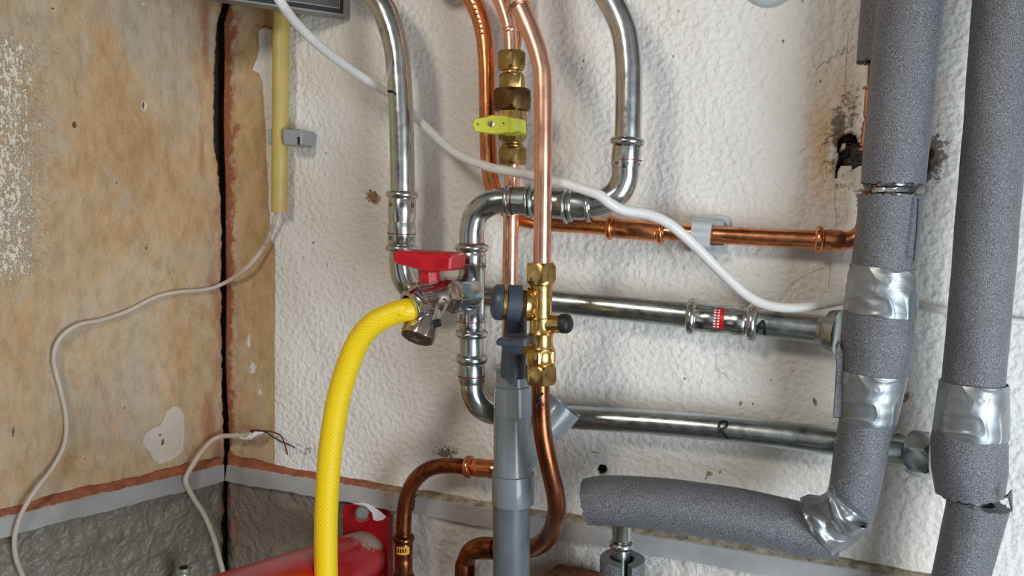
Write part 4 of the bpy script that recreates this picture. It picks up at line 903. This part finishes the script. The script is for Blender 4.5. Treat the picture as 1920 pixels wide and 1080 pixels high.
# folded tape at the corner
mb = MB()
def crumple(pts, d0, th, mb, amp=.0035, k=14):
    """a crumpled strip of tape between two picture polylines (top edge, bottom edge) bulging towards the room"""
    top, bot = pts; n = 22; V = []; 
    for i in range(n+1):
        u = i/n; a = np.array([np.interp(u*(len(top)-1), range(len(top)), [p[j] for p in top]) for j in (0, 1)]); b = np.array([np.interp(u*(len(bot)-1), range(len(bot)), [p[j] for p in bot]) for j in (0, 1)])
        for j in range(k+1):
            w = j/k; q = a*(1-w)+b*w; bul = .034*math.sqrt(max(0, 1-(2*w-1)**2*.92)); fo = amp*(abs(math.sin(7*u+5*w+1.2*math.sin(6*w)))-.5)+amp*.5*math.sin(13*w-6*u)
            V.append(at(q[0], q[1], d0+bul+fo))
    Fc = [[i*(k+1)+j, i*(k+1)+j+1, (i+1)*(k+1)+j+1, (i+1)*(k+1)+j][::-1] for i in range(n) for j in range(k)]
    b_ = len(V); V += [v+V3((0, th, 0)) for v in V]; Fc += [[b_+q for q in f_][::-1] for f_ in list(Fc)]
    ring = [j for j in range(k)]+[i*(k+1)+k for i in range(n)]+[n*(k+1)+j for j in range(k, 0, -1)]+[i*(k+1) for i in range(n, 0, -1)]
    for a, c in zip(ring, ring[1:]+ring[:1]): Fc.append([a, c, b_+c, b_+a])
    mb.add(V, Fc)
crumple(([(1501, 952), (1518, 945), (1540, 948), (1552, 942), (1558, 925)], [(1530, 1018), (1545, 1034), (1561, 1046), (1600, 1020), (1636, 988)]), .104, .03, mb)
t = make('duct_tape', mb, M['tape'], None, origin=at(1565, 1000, .13), label='crumpled silver tape around the corner where the left riser meets the horizontal sleeve', cat='duct tape', angle=50)
mb = MB(); crumple(([(1556, 918), (1562, 914), (1580, 950), (1600, 975), (1618, 990)], [(1552, 945), (1560, 990), (1580, 1010), (1600, 1010), (1634, 990)]), .110, .01, mb, .002)
make('tape_strip', mb, M['tape'], t, angle=50)
# back sleeve
sleeve('foam_sleeve', [(1660, -100, .04, 36), (1650, 0, .04, 36), (1641, 116, .04, 35.5)], 'short narrow foam sleeve behind the left riser at the top, over thin copper', hollow=.5)
# right riser
t = empty('steel_pipe', at(1822, 925, .085), label='dark end of steel pipe in the gap of the thick right foam riser', cat='pipe')
pipe('pipe_tube', [(1819, 890, .087), (1817, 975, .087)], 31, M['steel_dull'], t)
sleeve('foam_sleeve', [(1893, -110, .085, 63), (1884, 0, .085, 62), (1868, 200, .085, 61.5), (1854, 380, .085, 61.5), (1838, 560, .085, 61), (1826, 712, .085, 61), (1820, 760, .085, 62.5), (1816, 828, .085, 74), (1816, 880, .085, 73), (1818, 925, .085, 66)],
       'thick grey foam sleeve of the right riser, from the top down past its tape', hollow=.55)
s2 = sleeve('foam_sleeve', [(1833, 941, .09, 62), (1828, 965, .09, 60), (1815, 1020, .09, 58), (1800, 1085, .09, 55), (1770, 1230, .09, 54)], 'lowest grey foam sleeve of the right riser, leaning left below a ragged gap', hollow=.55)
mb = MB()
for k in range(5): sweep(px([(1884+k, 932, .12), (1890+k*1.5, 922-2*k+6, .121), (1893+k, 938+k*3, .12), (1896+k*.5, 958+k, .119)]), [.0015, .0012, .0010, .0003], 6, mb=mb)
make('ragged_tuft', mb, M['foam'], s2)
# split sleeve round the short pipe
A, B = at(1167, 1046, .10), at(1164, 1200, .10); r_ = rpx(A, 42); mb = MB(); n = 44; V = []; Fc = []
ax = (B-A).normalized(); e1 = (UPV-ax*UPV.dot(ax)).normalized(); e2 = ax.cross(e1); e2 = e2 if e2.x > 0 else -e2
a0, a1 = .62, 2*math.pi+.12
for i in range(n+1):
    a = a0+(a1-a0)*i/n; dr = e1*math.cos(a)+e2*math.sin(a); q = 1.5*math.sin(a*3)*.0006
    V += [A+dr*r_+ax*q, A+dr*r_*.55+ax*q, B+dr*r_*.55, B+dr*r_]
for i in range(n):
    for j in range(4): Fc.append([4*i+j, 4*i+(j+1) % 4, 4*(i+1)+(j+1) % 4, 4*(i+1)+j])
Fc += [[0, 3, 2, 1], [4*n, 4*n+1, 4*n+2, 4*n+3]]
mb.add(V, Fc); make('foam_sleeve', mb, M['foam'], None, origin=A, label='short split foam sleeve at the very bottom around the shiny steel pipe', cat='pipe insulation')
# white spacer by the hole
make('plastic_spacer', pxslab([(1611, 311), (1634, 311), (1634, 356), (1610, 356)], .075, .07, .001), M['white'], None, label='small white plastic block by the left riser, below the wall hole', cat='bracket')
# ------------------------------------------------------------------ clips
def clip_ring(a, b, half, mat, parent, name, n1deg, n2deg, th=.22):
    A, B = at(*a), at(*b); ax = (B-A).normalized(); e1 = (UPV-ax*UPV.dot(ax)).normalized(); e2 = ax.cross(e1); r = rpx(A, half); V = []; Fc = []; n = 36
    for i in range(n+1):
        al = math.radians(n1deg+(n2deg-n1deg)*i/n); dr = e1*math.cos(al)+e2*math.sin(al); w = r*(1+.05*math.cos(al*8))
        V += [A+dr*r*(1-th), B+dr*r*(1-th), B+dr*w, A+dr*w]
    for i in range(n):
        for j in range(4): Fc.append([4*i+j, 4*i+(j+1) % 4, 4*(i+1)+(j+1) % 4, 4*(i+1)+j])
    Fc += [[0, 1, 2, 3], [4*n+3, 4*n+2, 4*n+1, 4*n]]
    return make(name, MB().add(V, [f_[::-1] for f_ in Fc]), mat, parent)
t = empty('pipe_clip', at(1340, 440, 0), label='light grey plastic clip holding the horizontal copper pipe to the wall', cat='pipe clip')
clip_ring((1298, 438, .030), (1334, 441, .030), 30, M['clip_light'], t, 'clip_jaw', -155, 155, .38)
make('clip_base', box(at(1332, 440, .006), V3((.021, 0, 0)), V3((0, .0055, 0)), V3((0, 0, .022)), bev=.002), M['clip_light'], t)
make('clip_cheek', box(at(1345, 418, .016), V3((.008, 0, 0)), V3((0, .014, 0)), V3((0, 0, .0035)), bev=.001), M['clip'], t)
make('clip_cheek', box(at(1345, 464, .016), V3((.008, 0, 0)), V3((0, .014, 0)), V3((0, 0, .0035)), bev=.001), M['clip'], t)
# yellow conduit
pipe('conduit', [(529, -110, .022), (528, 20, .022), (526, 200, .022), (523.5, 398, .022)], [15.5, 15.5, 15.5, 14.5], M['conduit'], hollow=.8, label='upright yellowed plastic conduit near the corner, ending above the thin cable', cat='conduit')
t = empty('conduit_clip', at(530, 257, 0), label='grey plastic clip holding the yellowed conduit to the wall', cat='pipe clip')
make('clip_base', box(at(536, 257, .004), V3((.024, 0, 0)), V3((0, .0035, 0)), V3((0, 0, .011)), bev=.001), M['clip'], t)
make('clip_jaw', pxslab([(530, 242), (553, 242), (565, 243), (565, 270), (556, 273), (532, 272), (529, 258)], .036, .032, .0015), M['clip'], t)
make('clip_jaw', pxslab([(501, 243), (509, 243), (509, 270), (502, 270)], .030, .026, .001), M['clip'], t)
make('clip_notch', box(at(560, 264, .0365), XV*.0014, V3((0, .0006, 0)), V3((0, 0, .005))), M['black'], t)
# ------------------------------------------------------------------ cables
pipe('electric_cable', [(470, -110, .235), (505, -35, .232), (525, 2, .225), (556, 44, .195), (600, 87, .155), (650, 125, .105), (700, 158, .06), (745, 186, .042), (790, 230, .05), (850, 284, .088), (910, 311, .118), (960, 322, .136), (1005, 331, .143), (1050, 341, .143),
     (1100, 357, .145), (1124, 366, .145), (1145, 382, .14), (1170, 394, .13), (1215, 402, .11), (1255, 420, .09), (1300, 458, .075), (1345, 503, .065), (1390, 545, .06), (1430, 569, .06), (1480, 577, .06), (1530, 573, .052), (1585, 563, .03), (1640, 562, .014),
     (1715, 573, .010), (1780, 584, .009), (1850, 595, .008), (1900, 602, .008), (2000, 610, .008), (2200, 620, .008)],
     [9.5, 9.5, 9.5, 9.2, 9, 8.5, 8, 8, 8, 8.3, 8.5, 8.8, 9, 9.3, 9.8, 10, 10, 10, 10, 10, 10, 9.5, 9.5, 9.5, 9.5, 9, 8.5, 7.5, 7, 7, 7, 7, 7, 7], M['cable'], sp=8, seg=20,
     label='long white cable looping across the picture from the top left to the right foam riser', cat='cable')
def tube3(name, P, w, mat, parent=None, n=8, seg=14, **kw):
    Q = spline(P, n); r = rpx(P[len(P)//2], w); return make(name, sweep(Q, r, seg), mat, parent, origin=P[0] if parent is None else None, **kw)
P = [at(519, 385, .022), at(517, 405, .02), at(508, 435, .014), at(490, 470, .013), at(460, 505, .018)]+[atl(420, 531, .012), atl(385, 543, .006), atl(330, 548, .006), atl(290, 558, .006), atl(240, 583, .006), atl(190, 600, .006), atl(145, 610, .007), atl(112, 636, .008), atl(101, 675, .008), atl(113, 728, .008),
     atl(124, 780, .008), atl(122, 830, .010), atl(100, 876, .014), atl(68, 918, .020), atl(42, 960, .022), atl(28, 1005, .022), atl(30, 1045, .02), atl(45, 1085, .016), atl(70, 1150, .012)]
tube3('electric_cable', P, 4.4, M['cable_old'], label='thin off-white cable hanging from the yellow conduit across the ochre wall', cat='cable')
P = [at(476, 813, .022), at(455, 816, .020), at(430, 817, .02), atl(412, 819, .014), atl(395, 828, .014), atl(372, 856, .018), atl(352, 889, .022), atl(349, 905, .024), atl(362, 932, .026), atl(383, 965, .028), atl(400, 1005, .03), atl(411, 1045, .03), atl(420, 1090, .03), atl(424, 1200, .03)]
t = tube3('electric_cable', P, 4.8, M['cable_old'], label='short cut cable with bare red and black wires in the corner above the red pipe', cat='cable')
tube3('red_wire', [at(472, 812, .022), at(485, 808, .022), at(505, 809, .02), at(524, 815, .018), at(532, 827, .014), at(537, 845, .010), at(539, 852, .006)], 1.5, M['wire_red'], t, seg=8)
tube3('black_wire', [at(480, 812, .022), at(495, 809, .022), at(510, 818, .018), at(530, 829, .014), at(545, 835, .010), at(552, 839, .006)], 1.3, M['wire_black'], t, seg=8)
mb = MB(); P = px([(448, 820, .024), (460, 822, .025), (470, 819, .026), (480, 813, .025), (494, 811, .023)]); sweep(spline(P, 4), [rpx(P[0], w) for w in np.interp(range(17), [0, 4, 8, 12, 16], [1.0, 2.6, 5.0, 4.2, 1.2])], 10, mb=mb, mod=lambda l, th: .3*math.sin(3*th+l*700))
make('white_lining', mb, M['lining'], t)
mb = MB(); P = px([(471, 808, .023), (478, 808, .024), (486, 808, .023)]); sweep(P, rpx(P[0], 2.8), 10, mb=mb); make('red_sleeving', mb, M['wire_red'], t)
# ------------------------------------------------------------------ red bracket and pipe
t = empty('wall_flange', at(685, 1010, .006), label='red metal plate bolted to the lower wall, holding the red pipe', cat='bracket')
pl = make('plate', pxslab([(642, 951), (656, 945), (676, 942), (692, 946), (712, 958), (728, 972), (728, 1240), (642, 1240)], .014, .012, .0012), M['redplate'], t)
make('bare_patch', pxslab([(662, 944.5), (678, 942), (692, 946), (700, 950), (712, 959), (724, 969), (718, 975), (706, 977), (700, 974), (698, 962), (690, 954), (676, 948)], .0146, .001, 0), M['lining'], pl)
make('wall_bolt', lathe(at(679, 962, .014), at(679, 962, .026), [(0, .0098), (.85, .0095), (1, .0075)]), simple('grey_bolt', (110, 112, 108), .3, .6, .2, 80), t)
make('bolt_washer', lathe(at(680, 963, .013), at(680, 963, .0165), [(0, .0125), (1, .0122)]), M['redplate'], t)
A, B = at(684, 1042, .012), at(330, 1178, .42)
make('red_pipe', sweep(dens([A, B], .02), rpx(A, 46), 56), M['redpipe'], None, origin=A, label='thick glossy red pipe running from the wall plate down to the left', cat='pipe')
# small shiny cap
t = empty('vent_cap', atl(343, 1066, .06), label='small shiny round metal fitting poking up at the bottom left', cat='pipe fitting')
P0, P1 = atl(344, 1064, .06), atl(344, 1180, .06); r_ = rpx(P0, 12.5)
make('fitting_body', lathe(P0, P1, [(0, r_*.8), (.0, r_), (.05, r_*1.02), (.08, r_*.93), (.12, r_*1.08), (1, r_*1.1)]), simple('zinc_cap', (196, 206, 190), .8, .3), t)
make('fitting_bore', lathe(P0+V3((0, 0, .0004)), P0-V3((0, 0, .0005)), [(0, r_*.6), (1, r_*.6)]), M['black'], t)
# rusty block
c0 = at(1046, 1057, .012); z0 = c0.z; q1 = at(1135, 1070, .012); q1.z = z0; dv = at(1003, 1077, .07)
dd = V3((dv.x-c0.x, dv.y-c0.y, 0)); f_ = [c0, q1, q1+dd, c0+dd]; bk = [p-V3((0, 0, .12)) for p in f_]
make('masonry_block', slab(f_, bk, bev=.001), M['rust'], None, label='rusty brown block against the wall at the bottom, left of the short split sleeve', cat='block')
# ------------------------------------------------------------------ casing at the top left
rc = at(649, 31, .012); dirv = V3((-math.sin(math.radians(44)), -math.cos(math.radians(44)), 0)); nn = V3((math.cos(math.radians(44)), -math.sin(math.radians(44)), 0))
t = empty('appliance_case', rc, label='dark grey case with pale edges at the top left, its lower edge just in view', cat='appliance')
W_, H_, T_ = .27, .35, .02
def rect(u0, u1, z0, z1, off, th): 
    f_ = [rc+dirv*u+nn*off+V3((0, 0, z)) for u, z in ((u0, z0), (u1, z0), (u1, z1), (u0, z1))]; return f_, [p-nn*th for p in f_]
f_, b_ = rect(0, W_, 0, H_, 0, T_); make('case_body', slab(f_[::-1], b_[::-1], bev=.0008), M['alu'], t)
f_, b_ = rect(.004, W_, .0028, H_-.01, .0006, .001); make('black_gasket', slab(f_[::-1], b_[::-1]), M['black'], t)
f_, b_ = rect(.009, W_, .0085, H_-.02, .0012, .001); make('inner_frame', slab(f_[::-1], b_[::-1]), M['alu'], t)
f_, b_ = rect(.0105, W_, .0100, H_-.022, .0018, .001); make('front_panel', slab(f_[::-1], b_[::-1]), M['case'], t)
cc = at(1442, -34, 0); 
make('wall_cover', lathe(cc, cc+V3((0, -.012, 0)), [(0, rpx(cc, 48)), (.6, rpx(cc, 46)), (.9, rpx(cc, 40)), (1, rpx(cc, 30))], up=V3((0, 0, 1))), M['clip_light'], None, origin=cc, label='pale round wall cover just showing at the top edge, right of the steel bend', cat='wall cover')
# remove helper properties
for o in bpy.data.objects:
    if '_o' in o.keys(): del o['_o']
